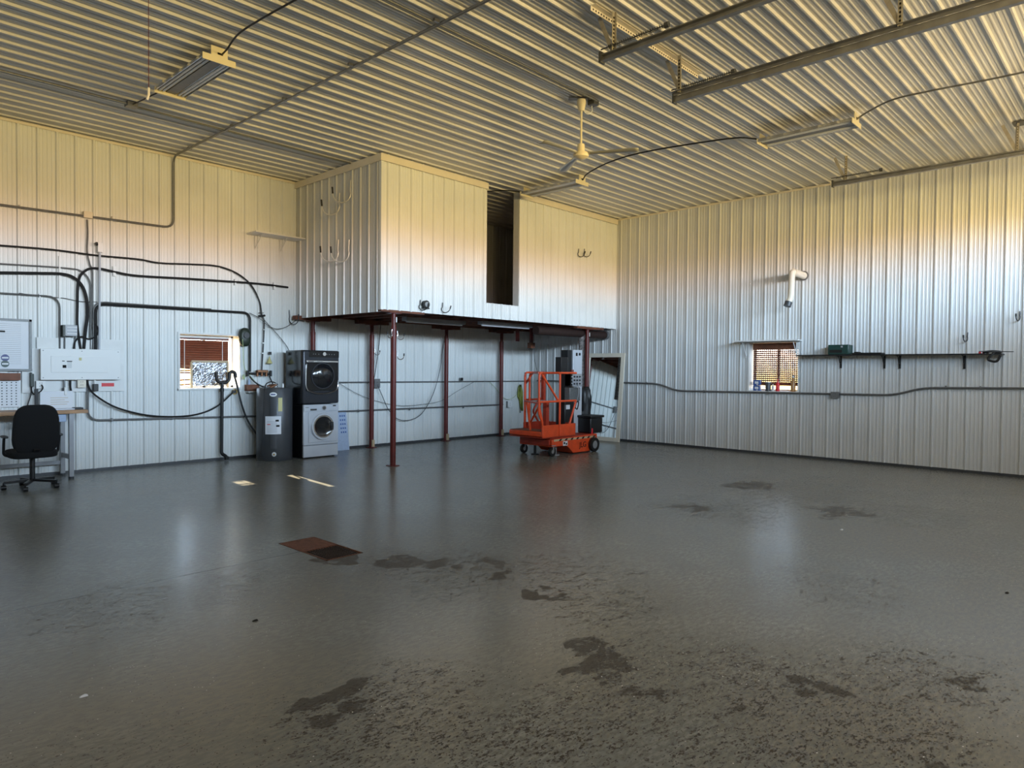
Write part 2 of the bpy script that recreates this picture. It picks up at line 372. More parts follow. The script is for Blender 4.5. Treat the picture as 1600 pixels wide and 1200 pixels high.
WA_, WB_ = (-8.18, -7.22, 1.18, 2.035), (-6.44, -5.54, 1.17, 2.06)   # window openings
scr = [.06, .62, 1.0, 1.75, 2.35, 2.95, 3.55, 4.15, 4.68]
struct(corrug(-19.5, .02, .045, 4.85, lambda u, h, v: (u, -h, v), -8.915, .2245, [WA_], screws=scr).build('wall_left', 'wall'))
struct(corrug(-12.72, .0, .045, 4.85, lambda u, h, v: (-h, u, v), -2.854, .2277, [WB_], screws=scr, dense=True).build('wall_right', 'wall_dim'))
struct(corrug(-19.5, .02, 0, 4.85, lambda u, h, v: (u, DY+h, v), 0, .2277, [(DX0, DX1, -.01, DH), (EX0, EX1, -.01, DH)]).build('wall_back', 'wall'))
struct(corrug(-12.72, .02, 0, 4.85, lambda u, h, v: (-19.48+h, u, v), 0, .2277).build('wall_side', 'wall'))
struct(corrug(-12.9, .2, -19.7, .2, lambda u, h, v: (v, u, H-h), -2.854, .2277, dense=True).build('ceiling', 'ceil'))
# bottom wall ledges, carried up unseen behind sheets to stop sun leaks; ceiling angles
for nm, a, b in (('baseboard_left', (-19.5, .002, 0), (.0, .06, .3)), ('baseboard_right', (.002, -12.7, 0), (.06, 0, .3))):
    struct(MB().bb(a, b).build(nm, 'dgrey'))
mb = MB(); random.seed(3)
t = MB().bb((-19.5, -.045, H-.022), (-LX, -.0195, H-.0195+.0)).bb((-19.5, -.024, H-.055), (-LX, -.0195, H-.02)); struct(t.build('trim_1', 'cream'))
t = MB().bb((-.045, -12.7, H-.022), (-.0195, -LY, H-.0195)).bb((-.024, -12.7, H-.05), (-.0195, -LY, H-.02)); struct(t.build('trim_2', 'cream'))
# floor with the drain pit left open
fx0, fx1, fy0, fy1 = -9.54, -9.2, -6.42, -5.66
t = MB()
for a, b, c, d in ((-19.5, fx0, -13.2, .1), (fx1, .1, -13.2, .1), (fx0, fx1, -13.2, fy0), (fx0, fx1, fy1, .1)):
    t.add([(a, c, 0), (b, c, 0), (b, d, 0), (a, d, 0)], [(0, 1, 2, 3)])
struct(t.build('floor', 'floor'))
# closed overhead door in the wall behind the camera, with a row of windows high up
for n_, (q0, q1) in enumerate(((DX0, DX1), (EX0, EX1))):
    t = MB()
    for z0, z1 in ((0, .53), (.53, 1.06), (1.06, 1.6), (1.6, 2.13), (2.13, 2.66), (2.66, 3.19)): t.bb((q0, DY-.03, z0), (q1, DY+.02, z1-.004)).bb((q0, DY-.02, z0), (q1, DY+.01, z1))
    t.bb((q0, DY-.03, WZ0-.03), (q1, DY+.02, WZ0)).bb((q0, DY-.03, WZ1), (q1, DY+.02, DH))
    dr = struct(t.build('door_%d' % (n_+1), 'whitep'))
    for k in range(7):
        x = q0+(q1-q0)*k/6; MB().bb((x-.03, DY-.03, WZ0), (x+.03, DY+.02, WZ1)).build('window_mullion', 'whitep', dr)
    MB().bb((q0, DY-.006, WZ0), (q1, DY-.002, WZ1)).build('pane', 'glass', dr)
    t = MB().bb((q0-.06, DY-.12, 0), (q0, DY+.03, DH+.05)).bb((q1, DY-.12, 0), (q1+.06, DY+.03, DH+.05)).bb((q0, DY-.12, DH), (q1, DY+.03, DH+.05))
    struct(t.build('trim_%d' % (n_*6+3), 'whitep'))

# ------------------------------------------------------------------ loft
SL = (-3.95, -3.13, 2.69, 4.9)   # slot opening in the loft front
FRT = lambda u, h, v: (u, -LY-h, v)
struct(corrug(-LX, 0, LZ, 4.79, FRT, -6.075, .2277, [SL], screws=[2.5, 3.1, 3.75, 4.3]).build('wall_loft_front', 'wall'))
struct(corrug(-LY, 0, LZ-.03, 4.79, lambda u, h, v: (-LX-h, u, v), -.385, .2265, dense=True, screws=[2.9, 3.4, 4.2]).build('wall_loft_side', 'wall_dim'))
t = MB().bb((-LX-.022, -LY-.022, LZ-.0), (-LX+.03, -LY+.04, 4.7)); struct(t.build('trim_4', 'wall'))
struct(MB().bb((-LX-.045, -LY-.045, 4.66), (SL[0]+.0, -LY-.02, 4.768)).build('trim_5', 'cream', bevel=.004))
struct(MB().bb((SL[1]-.02, -LY-.045, 4.66), (-.02, -LY-.02, 4.768)).build('trim_6', 'cream', bevel=.004))
struct(MB().bb((-LX-.045, -LY-.02, 4.66), (-LX-.02, -.02, 4.765)).build('trim_7', 'cream', bevel=.004))
t = MB().bb((SL[1], -LY-.004, SL[2]), (SL[1]+.02, -LY+.13, 4.78)).bb((SL[0]-.02, -LY-.004, SL[2]), (SL[0], -LY+.13, 4.78)).bb((SL[0], -LY-.004, SL[2]-.02), (SL[1], -LY+.13, SL[2]))
struct(t.build('trim_8', 'whitep'))
t = MB().bb((-LX+.01, -LY+.14, 2.6), (SL[0]-.02, -LY+.15, 4.79)).bb((SL[1]+.02, -LY+.14, 2.6), (-.03, -LY+.15, 4.79))
struct(t.build('wall_loft_inner', 'ply'))
fl = struct(MB().bb((-LX+.006, -LY+.006, 2.565), (-.03, -.03, 2.60)).build('floor_loft', 'ply'))
# joists and rim boards under the loft
MB().bb((-LX+.006, -LY+.006, 2.43), (-.03, -LY+.045, 2.565)).build('rim_board', 'redwood', fl)
MB().bb((-LX+.006, -LY+.045, 2.395), (-LX+.045, -.03, 2.565)).build('rim_board', 'redwood', fl)
MB().bb((-LX+.045, -.075, 2.43), (-.03, -.03, 2.565)).build('rim_board', 'redwood', fl)
for k in range(14):
    x = -LX+.42+k*.42
    MB().bb((x-.02, -LY+.045, 2.44), (x+.02, -.075, 2.565)).build('joist', 'redwood', fl)
MB().bb((-LX-.005, -LY-.012, 2.392), (-5.35, -LY+.1, 2.425)).build('bearer_board', 'redwood', fl)
for x in (-4.67, -2.79, -1.12, -5.95):
    MB().bb((x-.35, -.2, 2.36), (x+.35, -.08, 2.43)).build('bearer_board', 'redwood', fl)
MB().bb((-1.35, -LY, 2.375), (-.45, -LY+.09, 2.43)).build('bearer_board', 'redwood', fl)

def post(x, y, lab, h=2.36):
    t = thing('support_post', lab, 'post', (x, y, 0), 0, 'red steel posts under the loft')
    MB().lathe((x, y, 0), [(0, .0), (.045, 0), (.045, h-.2), (0, h-.2)], 20).build('tube', 'redpost', t)
    MB().lathe((x, y, 0), [(0, h-.2), (.036, h-.2), (.036, h-.012), (0, h-.012)], 20).build('upper_tube', 'redpost', t)
    MB().box((x, y, .006), (.15, .15, .012)).build('base_plate', 'redpost', t)
    MB().box((x, y, h-.006), (.22, .12, .012)).build('top_plate', 'redpost', t)
    l = MB().box((x+.02, y-.047, h-.11), (.02, .006, .08)).build('tag_plate', 'whitep', t)
    if y > -1: MB().box((x, y-.055, .09), (.055, .03, .13)).build('floor_bracket', 'tape', t)
    return t
post(-5.90, -2.44, 'oxide red steel post standing free on the floor at the front corner of the loft', 2.39)
post(-.90, -2.42, 'oxide red steel post in front of the grey duct, left of the leaning mirror', 2.375)
post(-5.93, -.13, 'oxide red steel post rising behind the stacked dryer')
post(-4.69, -.16, 'oxide red steel post left of the corner post with an outlet box beside it', 2.36)
post(-2.80, -.16, 'oxide red steel post at the back wall with the long cord looping up beside it', 2.36)
post(-1.13, -.16, 'oxide red steel post at the wall just left of the yellow vest', 2.36)

# ------------------------------------------------------------------ windows
def window(name, fr, u0, u1, z0, z1, dep, gm, m='whitep'):
    f = lambda a, b: MB().bb(fr(*a), fr(*b))
    w = MB(); T = .015
    for a, b in (((u0-.03, .022, z0-.03), (u0, -dep, z1+.03)), ((u1, .022, z0-.03), (u1+.03, -dep, z1+.03)), ((u0, .022, z1), (u1, -dep, z1+.03))): w.bb(fr(*a), fr(*b))
    o = struct(w.build(name, m))
    MB().bb(fr(u0-.03, .035, z0-.03), fr(u1+.03, -dep, z0)).build('window_sill', m, o)
    w = MB(); e = .03
    for a, b in (((u0, -dep, z0), (u0+e, -dep+.03, z1)), ((u1-e, -dep, z0), (u1, -dep+.03, z1)), ((u0, -dep, z1-e), (u1, -dep+.03, z1)), ((u0, -dep, z0), (u1, -dep+.03, z0+e)), (((u0+u1)/2-.02, -dep, z0), ((u0+u1)/2+.02, -dep+.03, z1))): w.bb(fr(*a), fr(*b))
    w.build('window_frame', m, o)
    MB().bb(fr(u0, -dep+.012, z0), fr(u1, -dep+.016, z1)).build('pane', gm, o)
    return o
FA = lambda u, h, z: (u, -h, z); FB = lambda u, h, z: (-h, u, z)
window('window_1', FA, *WA_, .27, 'tint')
window('window_2', FB, WB_[0], WB_[1], WB_[2], WB_[3], .25, 'tintb')

# left blind: slats shut above, tangled and gappy at lower left
t = thing('window_blind', 'red-brown slatted blind with tangled lower slats in the left wall window above the foil sheet', 'blind', (-7.7, .17, 1.2))
x0, x1 = -8.165, -7.275
x1 = -7.325
MB().bb((x0, .15, 1.975), (x1, .20, 2.03)).build('valance', 'whitep', t); MB().bb((x0, .145, 1.955), (x1, .15, 1.99)).build('headrail', 'blind', t)
n = 20
for k in range(n):
    z = 1.93-k*.0365; m = MB(); ang = -math.radians(53)
    if k < 12: m.box(((x0+x1)/2, .175, z), (x1-x0, .05, .003), Matrix.Rotation(ang, 3, 'X'))
    else:
        if k in (15, 16, 18): continue
        q = random.uniform(-.03, .03); xl = x0+.01; xr = x0+.24
        m.add([(xl, .16, z-q-.012), (xr, .16, z+q*.3-.006), (xr, .17, z+q*.3+.018), (xl, .17, z-q+.012)], [(0, 1, 2, 3)])
    m.build('slat', 'blind', t)
for x in (-8.05, -7.44):
    MB().bb((x-.004, .140, 1.2), (x+.004, .144, 1.955)).build('ladder_cord', 'whitep', t)
# foil insulation sheet
t = thing('insulation_sheet', 'crinkled silver foil sheet with taped edges propped in the left wall window', 'insulation', (-7.7, .07, 1.182))
m = MB(); nx, nz = 26, 16; vs = []
for i in range(nx+1):
    for j in range(nz+1):
        vs.append((-7.965+.575*i/nx, .072+random.uniform(-.006, .006), 1.215+.385*j/nz+random.uniform(-.003, .003)))
m.add(vs, [(i*(nz+1)+j, (i+1)*(nz+1)+j, (i+1)*(nz+1)+j+1, i*(nz+1)+j+1) for i in range(nx) for j in range(nz)])
o = m.build('foil', 'foil', t); md = o.modifiers.new('thick', 'SOLIDIFY'); md.thickness = .006
MB().bb((-7.985, .058, 1.182), (-7.955, .09, 1.60)).bb((-7.97, .058, 1.59), (-7.38, .09, 1.625)).bb((-7.40, .058, 1.182), (-7.372, .09, 1.6)).build('tape_edge', 'tape', t)

# right blind: woven look of thin slats with light between them
t = thing('window_blind', 'dark red-brown blind hanging in the right wall window behind the bottles', 'blind', (.12, -5.99, 1.2))
MB().bb((.09, -6.43, 1.93), (.15, -5.56, 2.05)).build('valance', 'bwood', t)
for k in range(17):
    MB().box((.125, -5.99, 1.90-k*.036), (.028, .86, .003), Matrix.Rotation(math.radians(-52), 3, 'Y')).build('slat', 'blind', t)
MB().bb((.11, -6.42, 1.27), (.14, -5.56, 1.33)).build('bottom_rail', 'bwood', t)
m = MB()
for k in range(23): m.bb((.106, -6.41+k*.0377-.007, 1.33), (.11, -6.41+k*.0377+.007, 1.93))
m.build('woven_strips', 'blind', t)
def sillitem(y, mk, name, lab, cat):
    o = mk((-.0+.0, y, WB_[2])); return o
def bottle(y, r, h, body, cap, name, lab, neck=.35, xo=.04):
    t = thing(name, lab, 'bottle', (xo, y, WB_[2]), 0)
    hb = h*.62
    MB().lathe((xo, y, WB_[2]), [(0, 0), (r, 0), (r, hb), (r*neck, hb+h*.2), (r*neck, h*.86), (0, h*.86)], 18).build('body', body, t)
    MB().lathe((xo, y, WB_[2]+h*.86), [(0, 0), (r*neck*1.2, 0), (r*neck*1.2, h*.14), (0, h*.14)], 14).build('cap', cap, t)
bottle(-6.34, .042, .29, 'amber', 'white', 'squeeze_bottle', 'amber brown bottle with white cap on the sill of the right wall window')
bottle(-6.06, .035, .22, 'red', 'red', 'squeeze_bottle', 'red pointed bottle on the sill of the right wall window', .3)
bottle(-5.97, .022, .13, 'whitep', 'white', 'squeeze_bottle', 'small white bottle left of the red bottle on the window sill')
t = thing('paint_can', 'dark grey can beside the red bottle on the right window sill', 'can', (0, -5.90, WB_[2]))
MB().lathe((0, -5.90, WB_[2]), [(0, 0), (.05, 0), (.05, .15), (.047, .155), (0, .155)], 20).build('can_body', 'dgrey', t); MB().lathe((0, -5.90, WB_[2]+.155), [(0, .012), (.05, .012), (.052, 0), (0, 0)], 20).build('can_lid', 'silver', t)
for k, z in enumerate((0, .10)):
    zz = WB_[2]+z; t = thing('cleaner_box', ['blue and white box standing on the right window sill', 'blue and white box stacked on top of another on the right window sill'][k], 'box', (0, -5.69, zz))
    MB().bb((-.035, -5.755, zz), (.035, -5.63, zz+.098)).build('carton', 'blue', t, .003)
    MB().bb((-.037, -5.73, zz+.03), (-.035, -5.66, zz+.075)).build('printed_patch', 'paper', t)
    MB().bb((-.037, -5.72, zz+.008), (-.035, -5.69, zz+.02)).build('printed_patch', 'paper', t)

# ------------------------------------------------------------------ overhead door tracks
def track(x, y0, lab, hangs, inner):
    t = thing('door_track', lab, 'track', (x, y0, 4.35), 0, 'overhead door tracks')
    s = inner
    m = MB(); prof = [(0, 0), (.0, .06), (.045, .064), (.045, .056), (.01, .052), (.01, .01), (.045, .012), (.05, 0)]
    prof = [(p[0]*s, p[1]) for p in prof]
    m.prism(prof, abs(DY+.3-y0), (x, y0, 4.33), ((1, 0, 0), (0, 0, 1)), (0, -1, 0)); m.build('rail', 'steel', t)
    MB().bar((x-.02*s, y0, 4.40), (x-.02*s, DY+.3, 4.40), .004, .03).bar((x-.045*s, y0, 4.414), (x-.045*s, DY+.3, 4.414), .05, .004).build('stiffener', 'steel', t)
    MB().box((x+.02*s, y0+.01, 4.37), (.07, .02, .1)).build('end_stop', 'dgrey', t)
    MB().spring((x+.02, y0-.02, 4.47), (x+.02, y0-.62, 4.47), .016, .003, 26).tube([(x+.02, y0+.05, 4.47), (x+.02, y0-.66, 4.47)], .006, 6).tube([(x+.02, y0-.62, 4.47), (x+.02, y0-.66, 4.47)], .025, 10).build('bumper_spring', 'rust' if 0 else 'dgrey', t)
    for hy in hangs:
        m = MB().bar((x-.03*s, hy, 4.40), (x-.03*s, hy, H-.02), .04, .004, up=(0, 1, 0)).bar((x-.048*s, hy, 4.40), (x-.048*s, hy, H-.02), .004, .04, up=(0, 1, 0)).bar((x-.03*s, hy+.002, 4.41), (x-.03*s, hy+.16, H-.02), .004, .04)
        m.build('hanger', 'hang', t)
        m = MB()
        for k in range(9): m.box((x-.03*s, hy-.004, 4.44+k*.035), (.014, .006, .016)).box((x-.052*s, hy, 4.44+k*.035), (.006, .014, .016))
        m.build('hanger_slots', 'dark', t)
    return t
track(-7.30, -7.42, 'grey steel overhead door track nearest the left, ending at the pale cross angle', [-7.5], -1)
track(-6.05, -7.42, 'long grey overhead door track crossing the top right corner of the ceiling', [-7.5, -9.55], 1)
track(-1.50, -7.5, 'grey overhead door track running close to the right wall', [-7.65, -9.75], -1)
t = thing('cross_angle', 'pale perforated steel angle fixed across the ceiling over the ends of two door tracks', 'angle bracket', (-6.5, -7.42, H-.02))
MB().bb((-7.5, -7.47, H-.024), (-5.55, -7.41, H-.020)).bb((-7.5, -7.415, H-.065), (-5.55, -7.411, H-.02)).build('angle', 'cream', t)
m = MB()
for k in range(48): m.bb((-7.47+k*.04, -7.4175, H-.05), (-7.455+k*.04, -7.4145, H-.036))
m.build('slots', 'dark', t)
t = thing('wall_angle', 'pale ceiling angle above the door track beside the right wall', 'angle bracket', (-1.3, -9, H-.02))
MB().bb((-1.52, -9.9, H-.024), (-1.3, -9.7, H-.0195)).build('plate', 'dgrey', t)

# ------------------------------------------------------------------ shop lights
def fixture(x, y0, y1, lab, w=.33, tubes=True):
    t = thing('shop_light', lab, 'light fixture', (x, (y0+y1)/2, H-.02), 0, 'fluorescent shop lights on the ceiling'); zc = H-.135
    m = MB().bb((x-.06, y0+.02, zc), (x+.06, y1-.02, zc+.045)); m.build('ballast_housing', 'lamp', t)
    for s in (-1, 1):
        m = MB(); pr = [(.055, 0), (.055, .006), (.09, .03), (w/2-.01, .02), (w/2, -.02), (w/2-.006, -.022), (w/2-.016, .012), (.092, .022)]
        m.prism([(p[0]*s, p[1]) for p in pr], abs(y1-y0), (x, y0, zc), ((1, 0, 0), (0, 0, 1)), (0, 1, 0)); m.build('reflector', 'reflector', t)
        for q in (.085, .125):
            MB().cyl((x+s*q, y0+.03, zc-.012), (x+s*q, y1-.03, zc-.012), .013, 12).build('lamp_tube', 'tube', t)
    MB().bb((x-.05, y0, zc-.012), (x+.05, y1, zc+.0)).build('centre_channel', 'dull', t)
    for y in (y0, y1):
        d = -.006 if y == y0 else .006
        m = MB().bb((x-w/2-.005, y-.004+d, zc-.045), (x+w/2+.005, y+.004+d, zc+.02)).bb((x-.085, y-.004+d, zc+.02), (x+.085, y+.004+d, zc+.115)); m.build('end_plate', 'lamp', t)
        MB().bb((x-.02, y-.0055+d*1.2, zc+.04), (x+.035, y+.0055+d*1.2, zc+.06)).build('slot', 'dark', t)
    return t
fixture(-9.38, -4.12, -2.85, 'cream four-tube fluorescent fixture on the ceiling at upper left')
fixture(-3.19, -8.32, -7.12, 'cream four-tube fluorescent fixture on the ceiling near the right wall')
fixture(-3.25, -4.05, -2.82, 'cream four-tube fluorescent fixture on the ceiling above the loft doorway')

# ------------------------------------------------------------------ ceiling fan
fx, fy = -5.86, -6.05
t = thing('ceiling_fan', 'cream three-blade industrial ceiling fan hanging on a rod from the ribbed ceiling', 'fan', (fx, fy, H-.02))
MB().bar((fx-.12, fy+.1, H-.028), (fx+.05, fy-.08, H-.028), .09, .015).build('mounting_bar', 'dgrey', t)
MB().lathe((fx, fy, H-.14), [(0, .11), (.05, .11), (.055, .06), (.034, -.03), (0, -.03)], 24).build('canopy', 'fancream', t)
MB().cyl((fx, fy, H-.16), (fx, fy, 4.22), .013, 12).build('down_rod', 'fancream', t)
mo = MB().lathe((fx, fy, 4.10), [(0, .13), (.042, .13), (.046, .05), (.05, .035), (.085, .03), (.095, .005), (.09, -.02), (.05, -.045), (0, -.05)], 32).build('motor', 'fancream', t)
for a in (-63, 57, 176):
    R = Matrix.Rotation(math.radians(a), 4, 'Z'); m = MB(); vs = []; n = 14
    for i in range(n+1):
        s = i/n; r = .09+.60*s; w = .06+.075*s**1.5; tw = math.radians(1+2*s); wd = w if s < .93 else w*(.75)
        for q in (-1, -.35, .35, 1):
            hgt = .010*(1 if abs(q) > .5 else -1)
            v = Vector((r, q*wd*math.cos(tw)/1.6, q*wd*math.sin(tw)/1.6*-1+.012+hgt-.05*s*s*.3)); vs.append(Vector((fx, fy, 4.10))+(R@v))
    m.add(vs, [(i*4+j, i*4+j+1, (i+1)*4+j+1, (i+1)*4+j) for i in range(n) for j in range(3)]); m.sm = True
    o = m.build('blade', 'fanblade', t); md = o.modifiers.new('s', 'SOLIDIFY'); md.thickness = .003

# ------------------------------------------------------------------ conduits, cables, boxes (pipes follow the walls)
def run(name, pts, r, m, lab, cat, clamp=(), seg=8, rr=.1, mode='f', cm='galv'):
    pts = [Vector(p) for p in pts]
    for p in pts:                                   # lie on top of the ribs, never inside them
        if p.x < -LX+.0 or p.y > -.2: p.y = min(p.y, -(.024+r)) if p.y > -.2 else p.y
        if p.x > -.2: p.x = min(p.x, -(.024+r))
        p.z = min(p.z, H-.024-r)
    path = fil(pts, rr) if mode == 'f' else spl(pts)
    o = MB().tube(path, r, seg).build(name, m); tag(o, lab, cat)
    for c in clamp: MB().box(c[0], c[1]).build('strap', cm, o)
    return o
def jbox(name, c, d, lab, m='galv', cat='junction box', lid=None):
    t = thing(name, lab, cat, c)
    MB().box(c, d).build('housing', m, t, .003)
    return t
# long conduit on the left wall rising to the ceiling
c1 = [A(-30, 316, .035), A(250, 351, .035)+Vector((0, 0, 0)), A(271, 352, .035), A(271, 252, .035), Vector((-8.24, -.035, H-.035)), Vector((-8.2, -.2, H-.035)), Vector((-8.05, -8.6, H-.035))]
c1 = [A(-30, 316, .035), A(271, 356, .035), Vector((A(271, 356, .035).x, -.035, H-.035)), Vector((A(271, 356, .035).x+.1, -8.9, H-.035))]
run('conduit', c1, .016, 'galv', 'galvanised conduit running along the left wall then up and across the ceiling', 'conduit',
    [((c1[1].x+.02, -y, H-.03), (.06, .03, .03)) for y in (.6, 2.0, 3.4, 4.8, 6.2)]+[((x, -.03, A(px, py, .035).z), (.02, .03, .05)) for x, px, py in ((A(30, 323, .035).x, 30, 323), (A(175, 341, .035).x, 175, 341))], rr=.14)
def aw(px, py, d): p = A(px, py, .03); return p
tt = thing('junction_box', 'square junction box on the conduit high on the left wall', 'junction box', A(137, 336, .04))
MB().box(A(137, 336, .045), (.11, .06, .09)).build('housing', 'cream', tt, .003)
run('cable', [A(136, 343, .03), A(137, 365, .03), A(136, 392, .03), A(140, 412, .03), A(144, 425, .03), A(144, 470, .035), A(143, 500, .035), A(146, 520, .035), A(144, 546, .035)], .010, 'dull', 'thin grey cable dropping from the square junction box to the breaker panel', 'cable', mode='s')
run('water_pipe', [A(-20, 382, .04), A(80, 390, .04), A(150, 399, .04), A(215, 405, .04), A(250, 411, .04), A(300, 413, .04), A(340, 416, .04), A(370, 427, .04), A(392, 445, .04), A(405, 470, .04), A(409, 492, .04)], .013, 'black', 'black water pipe curving down over the window toward the copper manifold', 'pipe', mode='s')
run('air_hose', [A(409, 492, .04), A(413, 500, .04), A(412, 530, .04), A(410, 560, .04), A(409, 580, .05)], .011, 'black', 'black vertical pipe with white bands above the copper manifold', 'pipe',
    [(A(411, 536, .04), (.03, .03, .02)), (A(410, 552, .04), (.03, .03, .02)), (A(412, 515, .04), (.03, .03, .012))], cm='white')
tt = thing('pipe_valve', 'small black valve where the curved water pipe meets the vertical one', 'valve', A(408, 494, .05))
MB().cyl(A(404, 494, .05), A(414, 493, .05), .018, 12).build('body', 'blackp', tt); MB().bar(A(404, 489, .07), A(412, 489, .07), .015, .01).build('handle', 'blackp', tt)
run('cable', [A(-20, 426, .05), A(60, 427, .05), A(95, 428, .05), A(114, 433, .05), A(128, 446, .05), A(135, 465, .05), A(137, 490, .05), A(134, 515, .05), A(131, 545, .05)], .020, 'black', 'thick black cable sweeping in from the left edge and down into the breaker panel', 'cable', mode='s')
run('cable', [A(450, 449, .045), A(400, 443, .045), A(300, 436, .045), A(215, 431, .045), A(180, 425, .045), A(157, 420, .045), A(140, 420, .045), A(127, 429, .045), A(122, 445, .045), A(121, 480, .045), A(121, 510, .045), A(126, 546, .045)], .017, 'black', 'black cable running level over the window to a capped end near the loft', 'cable',
    [(A(178, 424, .03), (.035, .05, .14)), (A(428, 447, .03), (.03, .05, .12)), (A(367, 441, .03), (.02, .05, .10))], mode='s', cm='white')
run('conduit', [A(-20, 411, .03), A(95, 418, .03), A(128, 422, .03), A(142, 440, .03), A(141, 546, .03)], .011, 'galv', 'thin bright conduit above the thick black cable at the left edge', 'conduit', rr=.16)
run('conduit', [A(-20, 457, .03), A(93, 464, .03), A(93, 547, .03)], .013, 'dull', 'grey conduit bending down into the left side of the breaker panel', 'conduit', [(A(62, 462, .03), (.02, .03, .045))], rr=.16)
tt = MB().bar(A(93, 400, .03), A(93, 466, .03), .03, .02).build('mounting_strip', 'white'); tag(tt, 'narrow white vertical strip holding the cables on the left wall', 'mounting strip')
run('cable', [A(30, 458, .03), A(65, 463, .03), A(100, 466, .03), A(125, 471, .03), A(152, 472, .03)], .004, 'black', 'fine black wire slung between the conduits above the breaker panel', 'cable', mode='s')
o = run('conduit', [A(156, 393, .06), A(155, 547, .06)], .016, 'silver', 'straight vertical conduit with a white fitting on top above the breaker panel', 'conduit')
MB().box(A(156, 387, .07), (.06, .05, .13)).build('top_fitting', 'white', o); MB().cyl(A(149.5, 381, .09), A(152.5, 381, .09), .025, 10).build('lens', 'black', o)
run('conduit', [A(149, 547, .03), A(149, 475, .03), A(390, 489, .03), A(390, 581, .03)], .020, 'black', 'black conduit running level above the window and down to the copper manifold', 'conduit', rr=.13)
run('conduit', [A(146, 547, .055), A(146, 471, .055), A(250, 478, .055), A(330, 483, .055)], .009, 'galv', 'slim bright conduit riding on top of the black conduit above the window', 'conduit', rr=.15)
run('cable', [A(115, 546, .06), A(118, 533, .06), A(127, 526, .06), A(140, 530, .06), A(152, 523, .06), A(153, 513, .06), A(148, 503, .06), A(148, 488, .06)], .011, 'black', 'black looping cable tangled above the breaker panel', 'cable', mode='s')
tt = thing('junction_box', 'grey ribbed transformer box mounted above the breaker panel', 'junction box', A(106, 516, .08))
MB().bb(A(98, 508, .02), A(117, 508, .02)+Vector((0, -.12, -.16))).build('housing', 'grey', tt, .004)
MB().bb(A(95, 508, .02), A(98, 508, .02)+Vector((0, -.12, -.16))).build('side_cover', 'dgreen', tt)
m = MB()
for k in range(3): p = A(101, 511+k*5, .145); m.box(p+Vector((.09, 0, 0)), (.12, .004, .008))
m.build('ribs', 'white', tt)
for k, px in enumerate((101, 117)):
    run('conduit', [A(px, 524, .05), A(px, 547, .05)], .010, 'galv', ['short conduit stub at the left under the grey transformer box', 'short conduit stub at the right under the grey transformer box'][k], 'conduit')

# breaker panel on its white backboard
bbz = .022
p0, p1 = A(57, 526, bbz), A(193, 612, bbz)
p0 = Vector((-10.07, 0, 1.905)); p1 = Vector((-8.99, 0, 1.155))
o = MB().bb((p0.x, -.024, p0.z), (p1.x, -.038, p1.z)).bb((-10.24, -.024, 1.75), (-10.07, -.036, 1.15)).build('backboard', 'whitep'); tag(o, 'white painted plywood backboard behind the breaker panel', 'board')
t = thing('breaker_panel', 'wide white electrical breaker panel with closed door on the left wall', 'electrical panel', (-9.55, -.04, 1.33))
X0, X1, Z0, Z1 = -10.05, -9.065, 1.325, 1.755
MB().bb((X0+.01, -.04, Z0+.005), (X1-.01, -.13, Z1-.005)).build('cabinet', 'whitep', t, .004); MB().bb((X0, -.13, Z0), (X1, -.138, Z1)).build('cover', 'white', t, .003)
d = MB().bb((X0+.12, -.139, Z0+.1), (X0+.82, -.146, Z0+.33)).build('door', 'white', t, .003)
MB().bb((X0+.455, -.147, Z0+.27), (X0+.485, -.154, Z0+.31)).build('latch', 'yel', d)
MB().bb((X0+.25, -.1475, Z0+.255), (X0+.28, -.148, Z0+.265)).bb((X0+.305, -.1475, Z0+.25), (X0+.37, -.148, Z0+.262)).bb((X0+.255, -.1475, Z0+.165), (X0+.30, -.148, Z0+.205)).build('printed_label', 'dark', d)
m = MB()
for k in range(5): m.bb((X0+.31, -.1475, Z0+.17+k*.017), (X0+.365, -.148, Z0+.174+k*.017))
m.build('printed_lines', 'label', d)
m = MB()
for x in (X0+.03, (X0+X1)/2, X1-.03):
    for z in (Z0+.03, Z1-.03): m.cyl((x, -.137, z), (x, -.141, z), .006, 8)
m.build('screws', 'dgrey', t)
o = MB().bb((-9.285, -.0385, 1.225), (-9.12, -.0395, 1.275)).build('sticker', 'red'); tag(o, 'red sticker with a white end below the breaker panel', 'sticker')
MB().bb((-9.315, -.0385, 1.225), (-9.285, -.0395, 1.275)).build('white_end', 'paper', o)
def outlet(c, lab, w=.09, h=.10, m='white', ax='A'):
    t = thing('outlet_box', lab, 'outlet', c, 0)
    c = Vector(c)
    if ax == 'A':
        MB().bb(c+Vector((-w/2, .0, -h/2)), c+Vector((w/2, -.055, h/2))).build('box', 'galv', t, .003)
        MB().bb(c+Vector((-w/2-.003, -.055, -h/2-.003)), c+Vector((w/2+.003, -.06, h/2+.003))).build('cover_plate', m, t)
        k = MB()
        for s in (-1, 1):
            for q in (-1, 1): k.bb(c+Vector((s*.012-.003, -.0605, q*.022-.006)), c+Vector((s*.012+.003, -.061, q*.022+.006)))
        k.build('sockets', 'dark', t)
    else:
        MB().bb(c+Vector((0, -w/2, -h/2)), c+Vector((-.055, w/2, h/2))).build('box', 'galv', t, .003)
        MB().bb(c+Vector((-.055, -w/2-.003, -h/2-.003)), c+Vector((-.06, w/2+.003, h/2+.003))).build('cover_plate', m, t)
        k = MB()
        for s in (-1, 1):
            for q in (-1, 1): k.bb(c+Vector((-.0605, s*.012-.003, q*.022-.006)), c+Vector((-.061, s*.012+.003, q*.022+.006)))
        k.build('sockets', 'dark', t)
    return t
outlet(A(62, 601, .038), 'white outlet box below the left end of the breaker panel', .1, .1)
